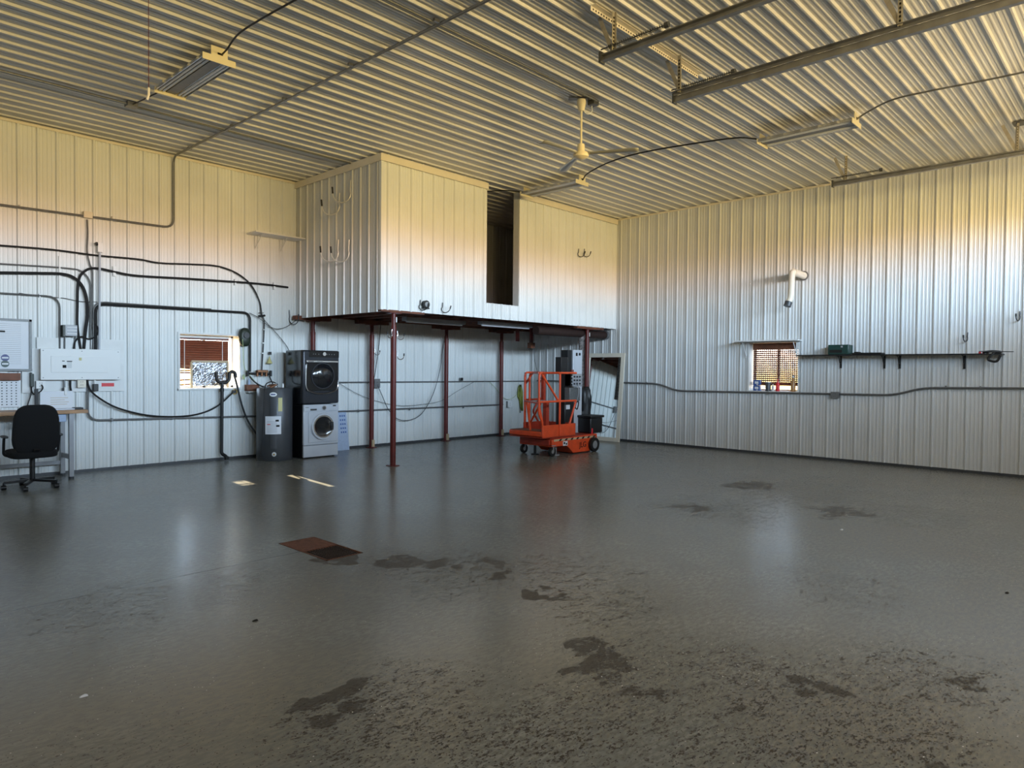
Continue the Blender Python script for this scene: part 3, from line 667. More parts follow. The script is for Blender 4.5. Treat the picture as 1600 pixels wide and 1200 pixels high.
outlet(A(126, 599, .038), 'cream outlet box below the middle of the breaker panel', .1, .11, 'cream')
run('cord', [A(65, 601, .11), A(67, 606, .12), A(64, 611, .1), A(58, 615, .09), A(53, 616, .08), A(50, 612, .07), A(49, 603, .07), A(50, 590, .07)], .008, 'black', 'short black cord plugged into the outlet below the breaker panel', 'cord', mode='s')
tt = thing('connector', 'white cable connector hanging on a stub below the breaker panel', 'connector', A(101, 592, .08)); MB().cyl(A(100.5, 592, .08), A(100.5, 606, .08), .012, 10).build('stub', 'galv', tt); MB().bb(A(99, 605, .06), A(103, 605, .06)+Vector((0, -.05, -.11))).build('plug_body', 'white', tt, .006); MB().bb(A(97, 606, .065), A(99, 606, .065)+Vector((0, -.03, -.12))).build('clip', 'black', tt)
run('strap', [A(110, 594, .07), A(110, 605, .07), A(112, 615, .07), A(110, 617, .075), A(108, 615, .08)], .013, 'black', 'black rubber hook hanging below the breaker panel', 'strap', mode='s')
tt = thing('plug_box', 'black plug hanging from a short stub at the right below the breaker panel', 'plug', A(148, 592, .09)); MB().cyl(A(148, 592, .09), A(148, 600, .09), .012, 10).build('stub', 'white', tt); MB().bb(A(144, 600, .06), A(152, 600, .06)+Vector((0, -.06, -.1))).build('plug_body', 'blackp', tt, .006)
run('cord', [A(136, 592, .07), A(138, 602, .08), A(143, 612, .09), A(158, 624, .09), A(180, 636, .09), A(210, 645, .08), A(240, 650, .07), A(275, 651, .06), A(305, 648, .06), A(330, 640, .06), A(348, 628, .06), A(363, 614, .06)], .013, 'black', 'heavy black dryer cord sagging from the breaker panel to the round outlet', 'cord', mode='s')
tt = thing('round_outlet', 'round brass-ringed dryer outlet right of the drain pipe', 'outlet', A(365, 612, .03)); MB().lathe(A(365, 612, .0), [(0, 0), (.045, 0), (.045, .05), (0, .05)], 20, 'Y').build('ring', 'brass', tt); MB().lathe(A(365, 612, .045), [(0, 0), (.03, 0), (.03, .03), (0, .03)], 16, 'Y').build('plug', 'blackp', tt)
# low conduits
run('conduit', [A(137, 593, .05), A(137, 657, .05), A(405, 650, .05), A(530, 643, .05), A(786, 632, .05)], .015, 'galv', 'lower galvanised conduit running along the left wall behind the appliances and under the loft', 'conduit', [(A(x, y, .045), (.02, .035, .05)) for x, y in ((175, 656), (270, 653), (560, 642), (640, 639), (724, 636))], rr=.16)
run('conduit', [A(530, 597.5, .04), A(828, 595.5, .03)], .013, 'galv', 'upper galvanised conduit on the left wall under the loft', 'conduit')
outlet(A(794, 631.5, .03), 'white outlet box at the end of the lower conduit beside the yellow vest', .14, .14)
outlet(A(587, 599, .03), 'galvanised outlet box with a plugged cord right of a red post', .12, .17, 'galv')
outlet(A(719, 592.5, .03), 'small black outlet on the upper conduit under the loft', .06, .06, 'black')
bwy = lambda px, py, off=.035: B(px, py, off)
run('conduit', [Vector((-.035, -.3, B(983, 598, .035).z)), bwy(985, 598), bwy(1030, 599.5), bwy(1056, 610.5), bwy(1398, 617.5), bwy(1440, 606), bwy(1640, 607)], .016, 'dull', 'grey conduit running along the right wall below the window with two bends', 'conduit', [(bwy(x, y), (.035, .02, .05)) for x, y in ((1010, 598.5), (1100, 611.5), (1200, 614), (1478, 605), (1532, 606))], rr=.25)
outlet(B(1306, 617, .02), 'grey double outlet box on the conduit of the right wall', .13, .10, 'galv', 'B')
# cables sagging around the loft corner
run('cord', [A(390, 489, .05), A(405, 497, .07), A(418, 508, .08), A(432, 514, .08), A(447, 511, .07), A(459, 503, .05), A(466, 497, .04)], .006, 'dull', 'thin grey cord sagging from the black conduit to the loft corner', 'cord', mode='s')
run('cord', [A(409, 495, .05), A(420, 508, .05), A(434, 523, .05), A(448, 541, .05), A(455, 556, .05)], .006, 'dull', 'thin grey cord slanting down behind the dryer', 'cord', mode='s')
run('cord', [A(595, 505, .06), A(592, 540, .06), A(588, 570, .07), A(584, 594, .08)], .007, 'black', 'dark cord dropping from the loft joists to the galvanised outlet box', 'cord', mode='s')
run('cord', [A(590, 602, .09), A(597, 618, .09), A(607, 640, .09), A(622, 655, .09), A(642, 656, .09), A(660, 645, .09), A(677, 615, .09), A(688, 575, .08), A(692, 545, .07), A(697, 515, .06)], .007, 'dgrey', 'long cord looping from the galvanised outlet up to the loft beside a red post', 'cord', mode='s')
run('cord', [A(530, 599, .05), A(560, 616, .05), A(590, 627, .05), A(625, 634, .05), A(660, 632, .05), A(690, 626, .05), A(715, 611, .05), A(740, 597, .05)], .004, 'dull', 'thin grey cord draped along the wall between the two conduits under the loft', 'cord', mode='s')
run('cord', [A(765, 597, .05), A(774, 606, .05), A(785, 620, .05), A(795, 624, .05), A(806, 618, .05), A(811, 606, .05)], .005, 'hose', 'pale green cord draped beside the yellow vest', 'cord', mode='s')

# ------------------------------------------------------------------ whiteboard, pegboard, bench
t = thing('whiteboard', 'grey-framed glossy whiteboard with two round stickers cut off by the left edge', 'whiteboard', (-10.7, -.03, 1.55))
X1 = -10.13; Zt, Zb = 2.155, 1.56
Zb = A(20, 580, .05).z; Zt = A(20, 498, .05).z
MB().bb((-11.3, -.03, Zb+.03), (X1-.03, -.045, Zt-.03)).build('board', 'paper', t)
m = MB()
for k in range(22): z = Zb+.1+k*.025; m.bb((-11.3, -.0455, z), (X1-.12, -.046, z+.004))
m.build('ruled_lines', 'grey', t)
MB().bb((-11.3, -.022, Zb), (X1, -.07, Zb+.03)).bb((-11.3, -.022, Zt-.03), (X1, -.06, Zt)).bb((X1-.03, -.022, Zb), (X1, -.06, Zt)).build('frame', 'dull', t)
for px, py, mm in ((8, 559, 'navy'), (8, 568.5, 'green')):
    p = A(px, py, .047); s_ = MB().lathe(p, [(0, 0), (.045, 0), (.045, .003), (0, .003)], 24, 'Y').build('sticker', mm, t); MB().box(p+Vector((0, -.004, 0)), (.07, .002, .022)).build('sticker_band', 'paper', s_)
MB().bb((-11.3, -.046, A(5, 519, .05).z), (A(8, 519, .05).x, -.048, A(5, 519, .05).z+.022)).build('printed_mark', 'dark', t)
o = MB().bb((-11.3, -.021, A(31, 594, .05).z), (A(31, 594, .05).x, -.10, A(31, 583, .05).z)).build('wall_shelf', 'bwood'); tag(o, 'small dark brown wooden shelf under the whiteboard', 'shelf')
MB().bb((-11.3, -.03, 1.42), (-10.42, -.12, 1.435)).build('tray_edge', 'white', o)
t = thing('power_strip', 'dark vertical power strip right of the whiteboard', 'power strip', A(49, 590, .06))
MB().bb(A(46, 582, .04), A(52, 604, .04)+Vector((0, -.05, 0))).build('body', 'dgreen', t, .004); MB().bb(A(49, 582, .05), A(52.5, 584, .05)+Vector((0, -.05, 0))).build('switch', 'white', t)
run('cord', [A(50, 604, .06), A(48, 618, .06), A(44, 630, .06), A(42, 637, .08)], .006, 'black', 'black cord falling from the power strip to the bench', 'cord', mode='s')
t = thing('pegboard', 'white perforated pegboard above the workbench', 'pegboard', (-10.8, -.03, 1.1))
px1 = A(31, 600, .04).x; zt, zb = A(20, 595, .04).z, A(20, 636, .04).z
MB().bb((-11.3, -.022, zb), (px1, -.034, zt)).build('panel', 'paper', t)
m = MB()
for i in range(14):
    for j in range(9):
        m.box((px1-.04-i*.052, -.0345, zb+.035+j*(zt-zb-.05)/8.2), (.015, .002, .015))
m.build('holes', 'dgrey', t)
# bench
bz = .925
t = thing('workbench', 'grey-legged workbench with a light wooden top against the left wall', 'workbench', (-10.6, -.3, 0))
MB().bb((-11.6, -.56, bz-.045), (-9.60, -.06, bz)).build('worktop', 'wood', t, .003)
for x, y in ((-9.79, -.51), (-9.79, -.1), (-11.5, -.51), (-11.5, -.1)):
    l = MB().bb((x-.028, y-.028, .03), (x+.028, y+.028, bz-.045)).build('leg', 'grey', t, .003); MB().cyl((x, y, 0), (x, y, .03), .035, 12).build('foot', 'dgrey', l)
MB().bb((-9.805, -.48, .26), (-9.775, -.13, .32)).build('side_rail', 'grey', t); MB().bb((-11.5, -.115, .16), (-9.8, -.085, .21)).build('stretcher', 'grey', t); MB().bb((-11.5, -.53, bz-.1), (-9.8, -.5, bz-.045)).build('apron', 'grey', t) if 0 else None
t = thing('plastic_tray', 'clear blue-white plastic tray stored under the right end of the bench top', 'tray', (-10.0, -.3, .76))
MB().bb((-10.15, -.5, .77), (-9.84, -.15, .88)).build('tray_body', 'lblue', t, .008)
t = thing('storage_box', 'white and blue box stored under the bench at the left edge', 'box', (-11.0, -.3, .7))
MB().bb((-11.4, -.5, .68), (-10.62, -.15, .875)).build('carton', 'paper', t, .006); MB().bb((-11.3, -.502, .74), (-10.75, -.501, .8)).build('printed_patch', 'blue', t)
o = MB().bb((-10.05, -.10, bz+.0), (-9.66, -.065, bz+.245)).build('picture_panel', 'paper', bevel=.003); tag(o, 'white rectangular panel with tan printing standing on the bench', 'panel')
m = MB()
for k in range(4): m.bb((-9.93, -.102, bz+.06+k*.03), (-9.93+[.2, .22, .17, .21][k], -.101, bz+.066+k*.03))
m.build('printed_lines', 'tape', o)
o = MB().bb((-10.12, -.17, bz), (-10.085, -.12, bz+.28)).build('upright_bar', 'black'); tag(o, 'narrow black bar standing upright on the bench', 'bar')
o = MB().bb((-10.2, -.42, bz), (-9.72, -.30, bz+.018)).build('flat_tool', 'silver'); tag(o, 'flat silver straightedge with a black end lying on the bench', 'tool'); MB().bb((-9.72, -.43, bz), (-9.62, -.29, bz+.026)).build('black_end', 'black', o)

# ------------------------------------------------------------------ office chair (back to the camera)
cx, cy = -10.33, -.98
t = thing('office_chair', 'black fabric office chair on a five-star base in front of the workbench', 'chair', (cx, cy, 0))
def superbox(c, sx_, sy_, sz_, e=.5, n=20, m_=12, tilt=0, taper=0):
    mb = MB(); mb.sm = True; vs = []; f = lambda w, k: math.copysign(abs(w)**k, w); R = Matrix.Rotation(tilt, 3, 'X')
    for i in range(m_+1):
        a = -math.pi/2+math.pi*i/m_
        for j in range(n):
            b = 2*math.pi*j/n
            v = Vector((sx_*f(math.cos(a), e)*f(math.cos(b), e), sy_*f(math.cos(a), e)*f(math.sin(b), e), sz_*f(math.sin(a), e)))
            v.x *= 1-taper*v.z/sz_
            vs.append(Vector(c)+R@v)
    return mb.add(vs, [(i*n+j, i*n+(j+1) % n, (i+1)*n+(j+1) % n, (i+1)*n+j) for i in range(m_) for j in range(n)])
superbox((cx, cy-.2, .745), .245, .045, .30, .55, 28, 16, math.radians(6), .06).build('backrest', 'fabw', t)
superbox((cx, cy+.05, .43), .255, .26, .055, .45, 28, 12).build('seat', 'fabw', t)
MB().bar((cx, cy-.1, .38), (cx, cy-.235, .5), .07, .02).build('back_bracket', 'blackp', t)
MB().cyl((cx, cy, .09), (cx, cy, .38), .03, 16).build('gas_column', 'blackp', t)
for s in (-1, 1):
    MB().tube(fil([(cx+s*.2, cy+.05, .40), (cx+s*.285, cy+.05, .42), (cx+s*.29, cy+.0, .60), (cx+s*.29, cy-.02, .64)], .05), .016, 8).build('arm_support', 'blackp', t)
    superbox((cx+s*.285, cy-.0, .65), .03, .12, .016, .6).build('armrest', 'blackp', t)
for k in range(5):
    a = math.radians(72*k+100); e = Vector((cx+.29*math.cos(a), cy+.29*math.sin(a), .085))
    l = MB().bar((cx, cy, .10), e, .045, .03).build('base_arm', 'blackp', t)
    MB().cyl(e, e-Vector((0, 0, .03)), .01, 8).tube([e+Vector((-.025, 0, -.057)), e+Vector((.025, 0, -.057))], .028, 14).build('caster', 'black', l)

# ------------------------------------------------------------------ hose reel and bits right of the window
t = thing('cord_reel', 'dark green oval cord reel on the wall at the upper right of the left window', 'cord reel', A(380, 527, .05))
p = A(380, 527, .03)
superbox(p+Vector((0, -.06, 0)), .10, .055, .155, .8).build('shell', 'dgreen', t); MB().lathe(p+Vector((0, -.118, .03)), [(0, 0), (.05, 0), (.05, .012), (0, .012)], 20, 'Y').build('hub', 'blackp', t)
run('hose', [A(379, 530, .14), A(380, 548, .10), A(381, 570, .08), A(386, 582, .08), A(395, 592, .08), A(406, 606, .10)], .006, 'hose', 'pale green hose trailing down from the dark green cord reel', 'hose', mode='s')
t = thing('spray_nozzle', 'pale green nozzle dangling beside the copper manifold', 'nozzle', A(381, 586, .08)); MB().lathe(A(381, 590, .08), [(0, -.03), (.018, -.025), (.024, .0), (.012, .05), (0, .055)], 12).build('nozzle_body', 'hose', t)
t = thing('pipe_manifold', 'copper manifold with black valve ends on the wall above the water heater', 'manifold', A(403, 584, .06))
MB().cyl(A(385, 583, .07), A(421, 584.5, .07), .016, 10).build('header', 'blackp', t)
MB().bb(A(400, 578, .06), A(417, 578, .06)+Vector((0, -.06, -.045))).build('copper_block', 'copper', t, .006)
for px in (387, 402, 409, 416, 423): MB().cyl(A(px, 579, .08), A(px, 588, .08), .022, 10).build('valve', 'blackp' if px in (387, 423) else 'copper', t)
run('hose', [A(390, 588, .08), A(397, 596, .12), A(408, 603, .16), A(418, 606, .2), A(428, 604, .3), Vector((-6.78, -.45, 1.21))], .012, 'black', 'black hose curving from the manifold to the water heater top', 'hose', mode='s')
run('hose', [A(421, 588, .08), A(424, 595, .12), A(426, 600, .2), Vector((-6.9, -.40, 1.23))], .010, 'black', 'short black hose from the right end of the manifold down to the heater', 'hose', mode='s')
run('cord', [Vector((-6.80, -.5, 1.24)), A(427, 597, .4), A(420, 597.5, .5), A(414, 605, .7), A(412, 640, .74), A(409, 690, .74), A(407, 714, .74)], .009, 'black', 'black power cord arching over the water heater and hanging down its left side', 'cord', mode='s')
t = thing('funnel', 'small pale yellow funnel hanging from a black hook above the water heater', 'funnel', A(421, 560, .05))
MB().lathe(A(421, 568, .06), [(.055, 0), (.048, .01), (.012, .09), (.010, .12)], 16).build('cone', 'yel', t); MB().box(A(422, 552, .05), (.04, .03, .05)).build('hook', 'blackp', t)
t = thing('wall_bracket', 'brown wooden block shelf mounted left of the water heater', 'shelf', A(391, 605, .05))
MB().bb(A(382, 601, .02), A(401, 601, .02)+Vector((0, -.10, -.10))).build('block', 'bwood', t, .003); MB().bb(A(383, 611, .02), A(400, 611, .02)+Vector((0, -.11, -.02))).build('ledge', 'whitep', t)
t = thing('bottle', 'small pale bottle standing on the brown block shelf', 'bottle', A(390, 601, .05)); MB().lathe(A(389, 601, .07), [(0, 0), (.022, 0), (.022, .06), (.01, .08), (.01, .1), (0, .1)], 14).build('body', 'lblue', t)

# drain standpipe
t = thing('drain_pipe', 'black standpipe with a looped trap rising from the floor below the left window', 'pipe', A(348, 718, .1))
pp = [A(338, 583, .10), A(339, 592, .10), A(347, 598, .10), A(356, 592, .10), A(359, 583, .10), A(364, 584, .10), A(367, 592, .10)]
MB().tube(fil([A(338, 581, .10), A(338, 598, .10), A(358, 598, .10), A(358.5, 581, .10), A(367, 581, .10), A(368, 590, .10)], .12), .027, 12).build('trap', 'blackp', t)
MB().tube(fil([A(347, 597, .10), A(346, 709, .10), A(353.5, 713, .16), A(354, 718, .16)], .05), .027, 12).build('standpipe', 'blackp', t)
MB().cyl(A(346.7, 607, .10), A(346.6, 612, .10), .034, 14).cyl(A(354, 713, .16), A(354, 718, .16), .036, 14).build('coupling', 'blackp', t)
run('drain_hose', [A(366, 586, .10), A(371, 605, .10), A(377, 630, .12), A(386, 655, .14), A(397, 673, .18), A(407, 685, .25)], .016, 'black', 'black washing machine drain hose slanting from the trap to behind the water heater', 'hose', mode='s')

# ------------------------------------------------------------------ water heater
hx, hy, hr_, hh = -6.84, -.47, .285, 1.185
t = thing('water_heater', 'dark grey cylindrical electric water heater beside the washing machine', 'water heater', (hx, hy, 0))
MB().lathe((hx, hy, 0), [(0, 0), (hr_-.01, 0), (hr_, .02), (hr_, hh-.02), (hr_-.015, hh), (0, hh+.01)], 56).build('tank', 'dgrey', t)
def onheater(ang, z, w, h, name, m, dd=.004, rnd=False, par=None, seg=10):
    mb = MB(); vs = []; a0 = math.radians(ang)
    for i in range(seg+1):
        a = a0+(i/seg-.5)*w/hr_
        hz = h/2 if not rnd else h/2*math.sqrt(max(.0, 1-(2*i/seg-1)**2))+.0005
        for r in (hr_, hr_+dd):
            for s in (-1, 1): vs.append((hx+r*math.sin(a), hy-r*math.cos(a), z+s*hz))
    f = []
    for i in range(seg):
        b = i*4; f += [(b+2, b+3, b+7, b+6), (b, b+4, b+5, b+1), (b+1, b+5, b+7, b+3), (b, b+2, b+6, b+4)]
    f += [(0, 1, 3, 2), (seg*4, seg*4+2, seg*4+3, seg*4+1)]
    return mb.add(vs, f).build(name, m, par or t)
va = -30   # side turned to the camera
onheater(va-2, 1.085, .115, .07, 'badge', 'white', .005, True, seg=24)
onheater(va-2, 1.085, .07, .016, 'badge_lettering', 'navy', .0065)
onheater(va-1, .90, .10, .30, 'access_cover', 'dgrey', .012); onheater(va-1, .33, .10, .25, 'access_cover', 'dgrey', .012)
onheater(va+20, .92, .065, .22, 'energy_label', 'yel', .004)
lb = onheater(va-2, .585, .24, .29, 'rating_label', 'paper', .014)
for k in range(9): onheater(va-2-3, .65-k*.022, .15, .004, 'label_text', 'label', .0152)
onheater(va+10, .66, .05, .03, 'label_icon', 'dark', .0152); onheater(va+12, .575, .05, .03, 'label_icon', 'dark', .0152); onheater(va-15, .60, .05, .012, 'label_stripe', 'red', .0152)
dv = MB(); a0 = math.radians(va+1); dn = Vector((math.sin(a0), -math.cos(a0), 0)); c0 = Vector((hx, hy, .115))+dn*hr_
dv.cyl(c0, c0+dn*.02, .035, 20).build('drain_plate', 'white', t); MB().cyl(c0+dn*.02, c0+dn*.05, .014, 12).build('drain_valve', 'brass', t)
MB().cyl((hx+.02, hy, hh), (hx+.02, hy, hh+.07), .018, 12).build('nipple', 'white', t); MB().cyl((hx+.12, hy-.05, hh), (hx+.12, hy-.05, hh+.07), .018, 12).build('nipple', 'white', t)
MB().cyl((hx-.1, hy-.02, hh), (hx+.02, hy-.02, hh+.05), .018, 10).cyl((hx-.14, hy-.02, hh+.03), (hx+.05, hy+.02, hh+.06), .012, 10).build('copper_fittings', 'copper', t)

# ------------------------------------------------------------------ washer and dryer
wx0, wx1, wy0, wy1 = -6.50, -5.83, -.80, -.23; wc = (wx0+wx1)/2
def ringY(c, r0, r1, d, m, name, t, seg=40): return MB().lathe(c, [(r0, 0), (r0, d), (r1, d), (r1, 0), (r0, 0)], seg, 'Y').build(name, m, t)
t = thing('washing_machine', 'silver front-loading washing machine under the dark dryer', 'washing machine', (wc, -.45, 0))
MB().bb((wx0, wy1, .015), (wx1, wy0+.04, .90)).build('cabinet', 'black', t, .01); MB().bb((wx0, wy0+.045, .22), (wx1, wy0, .905)).build('front_panel', 'silver', t, .012)
MB().bb((wx0+.005, wy0+.045, .02), (wx1-.005, wy0+.004, .215)).build('toe_panel', 'silver', t, .008)
MB().bb((wx0+.005, wy0-.004, .79), (wx1-.005, wy0-.012, .90)).build('control_panel', 'silver', t, .006)
MB().bb((wx0+.12, wy0-.013, .805), (wx0+.24, wy0-.017, .835)).build('dispenser_handle', 'dgrey', t, .003)
ringY((wc+.04, wy0-.010, .845), 0, .038, .02, 'chrome', 'program_knob', t); ringY((wc+.04, wy0-.028, .845), 0, .022, .01, 'dgrey', 'knob_cap', t)
MB().bb((wx1-.12, wy0-.013, .865), (wx1-.06, wy0-.014, .885)).build('display', 'dark', t); MB().bb((wx0+.03, wy0-.013, .855), (wx0+.09, wy0-.014, .862)).build('lettering', 'dark', t)
MB().bb((wx0+.09, wy0-.002, .265), (wx1-.04, wy0-.014, .775)).build('door_surround', 'silver', t, .02)
dc = (wc+.02, wy0-.012, .53)
d = ringY(dc, .17, .225, .03, 'chrome', 'door', t); ringY((dc[0], dc[1]-.002, dc[2]), .195, .222, .034, 'silver', 'door_ring', d)
MB().lathe((dc[0], dc[1]-.004, dc[2]), [(.175, .026), (.15, .016), (.08, .01), (0, .008)], 40, 'Y').build('door_glass', 'blackg', d)
MB().box((dc[0]+.165, dc[1]-.03, dc[2]), (.05, .02, .14)).build('door_handle', 'blackp', d, .01)
for x in (wx0+.05, wx1-.05):
    for y in (wy0+.08, wy1-.06): MB().cyl((x, y, 0), (x, y, .016), .02, 10).build('foot', 'black', t)
t = thing('dryer', 'dark charcoal front-loading dryer stacked on the silver washing machine', 'dryer', (wc, -.45, .91)); b = .912
wx0 -= .015; wx1 += .01
MB().bb((wx0, wy1, b), (wx1, wy0+.05, b+.905)).build('cabinet', 'blackg', t, .02, 3)
MB().bb((wx0, wy0+.055, b+.004), (wx1, wy0-.005, b+.905)).build('front_panel', 'charcoal', t, .03, 4)
MB().bb((wx0+.11, wy0-.004, b+.79), (wx1-.01, wy0-.012, b+.895)).build('control_panel', 'blackg', t, .01)
ringY((wc+.035, wy0-.012, b+.845), 0, .032, .028, 'chrome', 'program_knob', t)
m = MB()
for k in (-.16, -.12, -.06, .10, .14, .19, .24): m.cyl((wc+k, wy0-.012, b+.84), (wc+k, wy0-.016, b+.84), .006, 8)
m.build('buttons', 'grey', t)
MB().bb((wx0+.06, wy0-.006, b+.70), (wx1-.03, wy0-.022, b+.735)).build('chrome_bar', 'chrome', t, .006)
MB().bb((wx0+.09, wy0-.0225, b+.711), (wx0+.19, wy0-.0235, b+.722)).bb((wx0+.26, wy0-.0225, b+.713), (wx0+.36, wy0-.0235, b+.720)).build('lettering', 'dgrey', t)
dd = MB().bb((wx0+.055, wy0-.006, b+.22), (wx1-.035, wy0-.02, b+.695)).build('door', 'blackg', t, .03, 4)
# chrome smile under the door
m = MB(); pts = [(wx0+.05, wy0-.014, b+.66), (wx0+.05, wy0-.014, b+.30), (wx0+.085, wy0-.018, b+.225), (wc-.1, wy0-.022, b+.175), (wc+.1, wy0-.022, b+.175), (wx1-.065, wy0-.018, b+.225), (wx1-.03, wy0-.014, b+.30), (wx1-.03, wy0-.014, b+.40)]
m.tube(fil(pts, .08), [.007+.009*math.sin(math.pi*i/(len(fil(pts, .08))-1))**2 for i in range(len(fil(pts, .08)))], 8).build('door_trim', 'chrome', t)
dc = (wc+.015, wy0-.022, b+.475)
ringY(dc, .205, .222, .008, 'charcoal', 'door_ring', dd); ringY(dc, .17, .18, .006, 'dgrey', 'door_ring', dd)
MB().lathe((dc[0], dc[1]+.004, dc[2]), [(.205, 0), (.19, .012), (.10, .03), (0, .036)], 40, 'Y').build('door_glass', 'blackg', dd)
MB().bb((wx0+.02, wy0-.006, b+.02), (wx1-.02, wy0-.009, b+.15)).build('toe_panel', 'charcoal', t, .005)
# board standing right of the washer
t = thing('packing_board', 'pale blue printed board leaning on the wall right of the washing machine', 'board', (-5.25, -.1, 0))
q0, q1 = A(528, 700, .1), A(543.5, 641, .1)
MB().add([(q0.x-.12, -.16, 0), (q1.x, -.16, 0), (q1.x, -.04, q1.z), (q0.x-.12, -.04, q1.z), (q0.x-.12, -.145, 0), (q1.x, -.145, 0), (q1.x, -.025, q1.z), (q0.x-.12, -.025, q1.z)], [(0, 1, 2, 3), (4, 7, 6, 5), (0, 4, 5, 1), (1, 5, 6, 2), (2, 6, 7, 3), (3, 7, 4, 0)]).build('board', 'lblue', t)
m = MB()
for i in range(6):
    for j in range(5):
        z = .33+j*.075; x = q1.x-.05-i*.045
        if i == 3: continue
        y = -.16+.12*z/q1.z-.003; m.box((x, y, z), (.022, .004, .03), Matrix.Rotation(-.15, 3, 'X'))
m.build('printed_pattern', 'blue', t)

# ------------------------------------------------------------------ shelf, hooks on the left
t = thing('wall_shelf', 'white shelf board on brackets high on the left wall beside the loft', 'shelf', (-6.7, -.15, 3.76))
MB().bb((-7.11, -.02, 3.735), (-6.215, -.36, 3.757)).build('board', 'whitep', t)
for x in (-6.95, -6.5):
    MB().bar((x, -.03, 3.73), (x, -.03, 3.51), .03, .004, up=(0, 1, 0)).bar((x, -.03, 3.73), (x, -.28, 3.73), .03, .004).bar((x, -.03, 3.53), (x, -.24, 3.725), .012, .012).build('bracket', 'whitep', t)
def hookJ(name, base, out, up, size, lab, m='chrome', group=None, r=.008, cat='hook'):
    """J-shaped storage hook: base on the surface, out = outward dir, up = dir of the tip"""
    base, out, up = Vector(base), Vector(out).normalized(), Vector(up).normalized(); pts = [base+up*size*.5, base+up*size*.1+out*.01]
    for k in range(9):
        a = math.pi*(1+k/8); pts.append(base+out*(size*.35+size*.35*math.cos(a))+up*(size*.35*math.sin(a)-.0))
    pts.append(base+out*size*.72+up*size*.25)
    t = thing(name, lab, cat, base, 0, group)
    MB().tube(pts, r, 8).build('rod', m, t); MB().tube([pts[-2], pts[-1]], r*1.4, 8).build('rubber_tip', 'black', t); return t
S = 'chrome bicycle hooks on the loft side'
for (y, z, l) in ((-1.40, 4.15, 'chrome J hook at upper left on the side of the loft'), (-1.72, 4.30, 'chrome J hook at upper right on the side of the loft'), (-1.37, 3.40, 'chrome J hook at lower left on the side of the loft'), (-1.68, 3.36, 'chrome J hook at lower right on the side of the loft')):
    hookJ('storage_hook', (-LX-.02, y, z), (-.62, .78, 0), (0, 0, 1), .42, l, 'lampgrey', S, .010)
for px, py, l in ((655, 478, 'dark wire hook at the left low on the loft front'), (690, 482, 'dark wire hook at the right beside the round reel low on the loft front'), (903, 396, 'left hook of a pair high on the loft front near the right wall'), (912, 396, 'right hook of a pair high on the loft front near the right wall')):
    p = LF(px, py, .02); hookJ('storage_hook', p, (.8, -.6, 0), (.25, 0, 1), .2, l, 'blackp', 'dark hooks on the loft front', .007)
t = thing('cable_reel', 'small dark round reel mounted low on the loft front', 'reel', LF(663, 476, .02)); p = LF(663, 476, .02)
MB().lathe(p, [(0, 0), (.065, 0), (.065, .06), (0, .06)], 20, 'Y').build('drum', 'blackp', t); MB().lathe(p+Vector((0, -.06, 0)), [(0, 0), (.04, 0), (.04, .01), (0, .01)], 20, 'Y').build('hub', 'grey', t); MB().box(p+Vector((0, -.03, -.06)), (.12, .06, .02)).build('foot', 'blackp', t)
hookJ('storage_hook', A(452, 498, .02), (.3, -.95, 0), (0, 0, 1), .30, 'dark J hook on the left wall under the end of the black cable', 'dgrey', r=.008)
for dx, dy, z, l in ((-.05, -.03, 2.05, 'hook on the left side of the free-standing red post'), (.05, -.03, 2.03, 'upper hook on the right side of the free-standing red post'), (.05, -.03, 1.72, 'lower hook on the right side of the free-standing red post')):
    hookJ('storage_hook', (-5.90+dx, -2.44+dy, z), (1 if dx > 0 else -1, -.3, 0), (0, 0, 1), .16, l, 'chrome', 'hooks on the red posts', .007)
hookJ('storage_hook', (-4.635, -.17, 1.83), (1, -.3, 0), (0, 0, 1), .15, 'small hook on the red post beside the outlet box', 'chrome', 'hooks on the red posts', .007)

# ------------------------------------------------------------------ under the loft
for k, (x0_, x1_, y_) in enumerate(((-5.0, -3.6, -1.55), (-3.5, -2.1, -1.9))):
    t = thing('strip_light', ['white fluorescent strip light under the left half of the loft', 'white fluorescent strip light under the right half of the loft'][k], 'light fixture', ((x0_+x1_)/2, y_, 2.42), 0, 'strip lights under the loft')
    MB().bb((x0_, y_-.07, 2.36), (x1_, y_+.07, 2.42))  .build('housing', 'grey', t, .004); MB().cyl((x0_+.04, y_, 2.345), (x1_-.04, y_, 2.345), .014, 12).build('lamp_tube', 'tube', t)
t = thing('insulated_duct', 'mottled grey insulated duct dropping from a crosswise run under the loft beside the mirror', 'duct', (-1.1, -2.2, 1.0))
MB().tube([(-2.35, -2.27, 2.29), (-.03, -2.27, 2.29)], .085, 18).build('crosswise_run', 'drust', t)
dxx = on(1, -2.27, 910, 560).x; MB().tube([(dxx, -2.27, 2.29), (dxx, -2.27, 2.1), (dxx+.01, -2.27, 1.6), (dxx, -2.27, 1.0)], [.085, .09, .082, .085], 18).build('drop', 'duct', t)
MB().cyl((-.1, -2.27, 2.29), (-.03, -2.27, 2.29), .1, 18).build('wall_collar', 'galv', t)
dxx = on(1, -2.72, 913, 640).x
t = thing('hanging_bag', 'black slumped bag of cloth between the mottled duct and the black lidded box', 'bag', (dxx, -2.72, .36))
m = MB(); m.sm = True; vs = []; n = 20
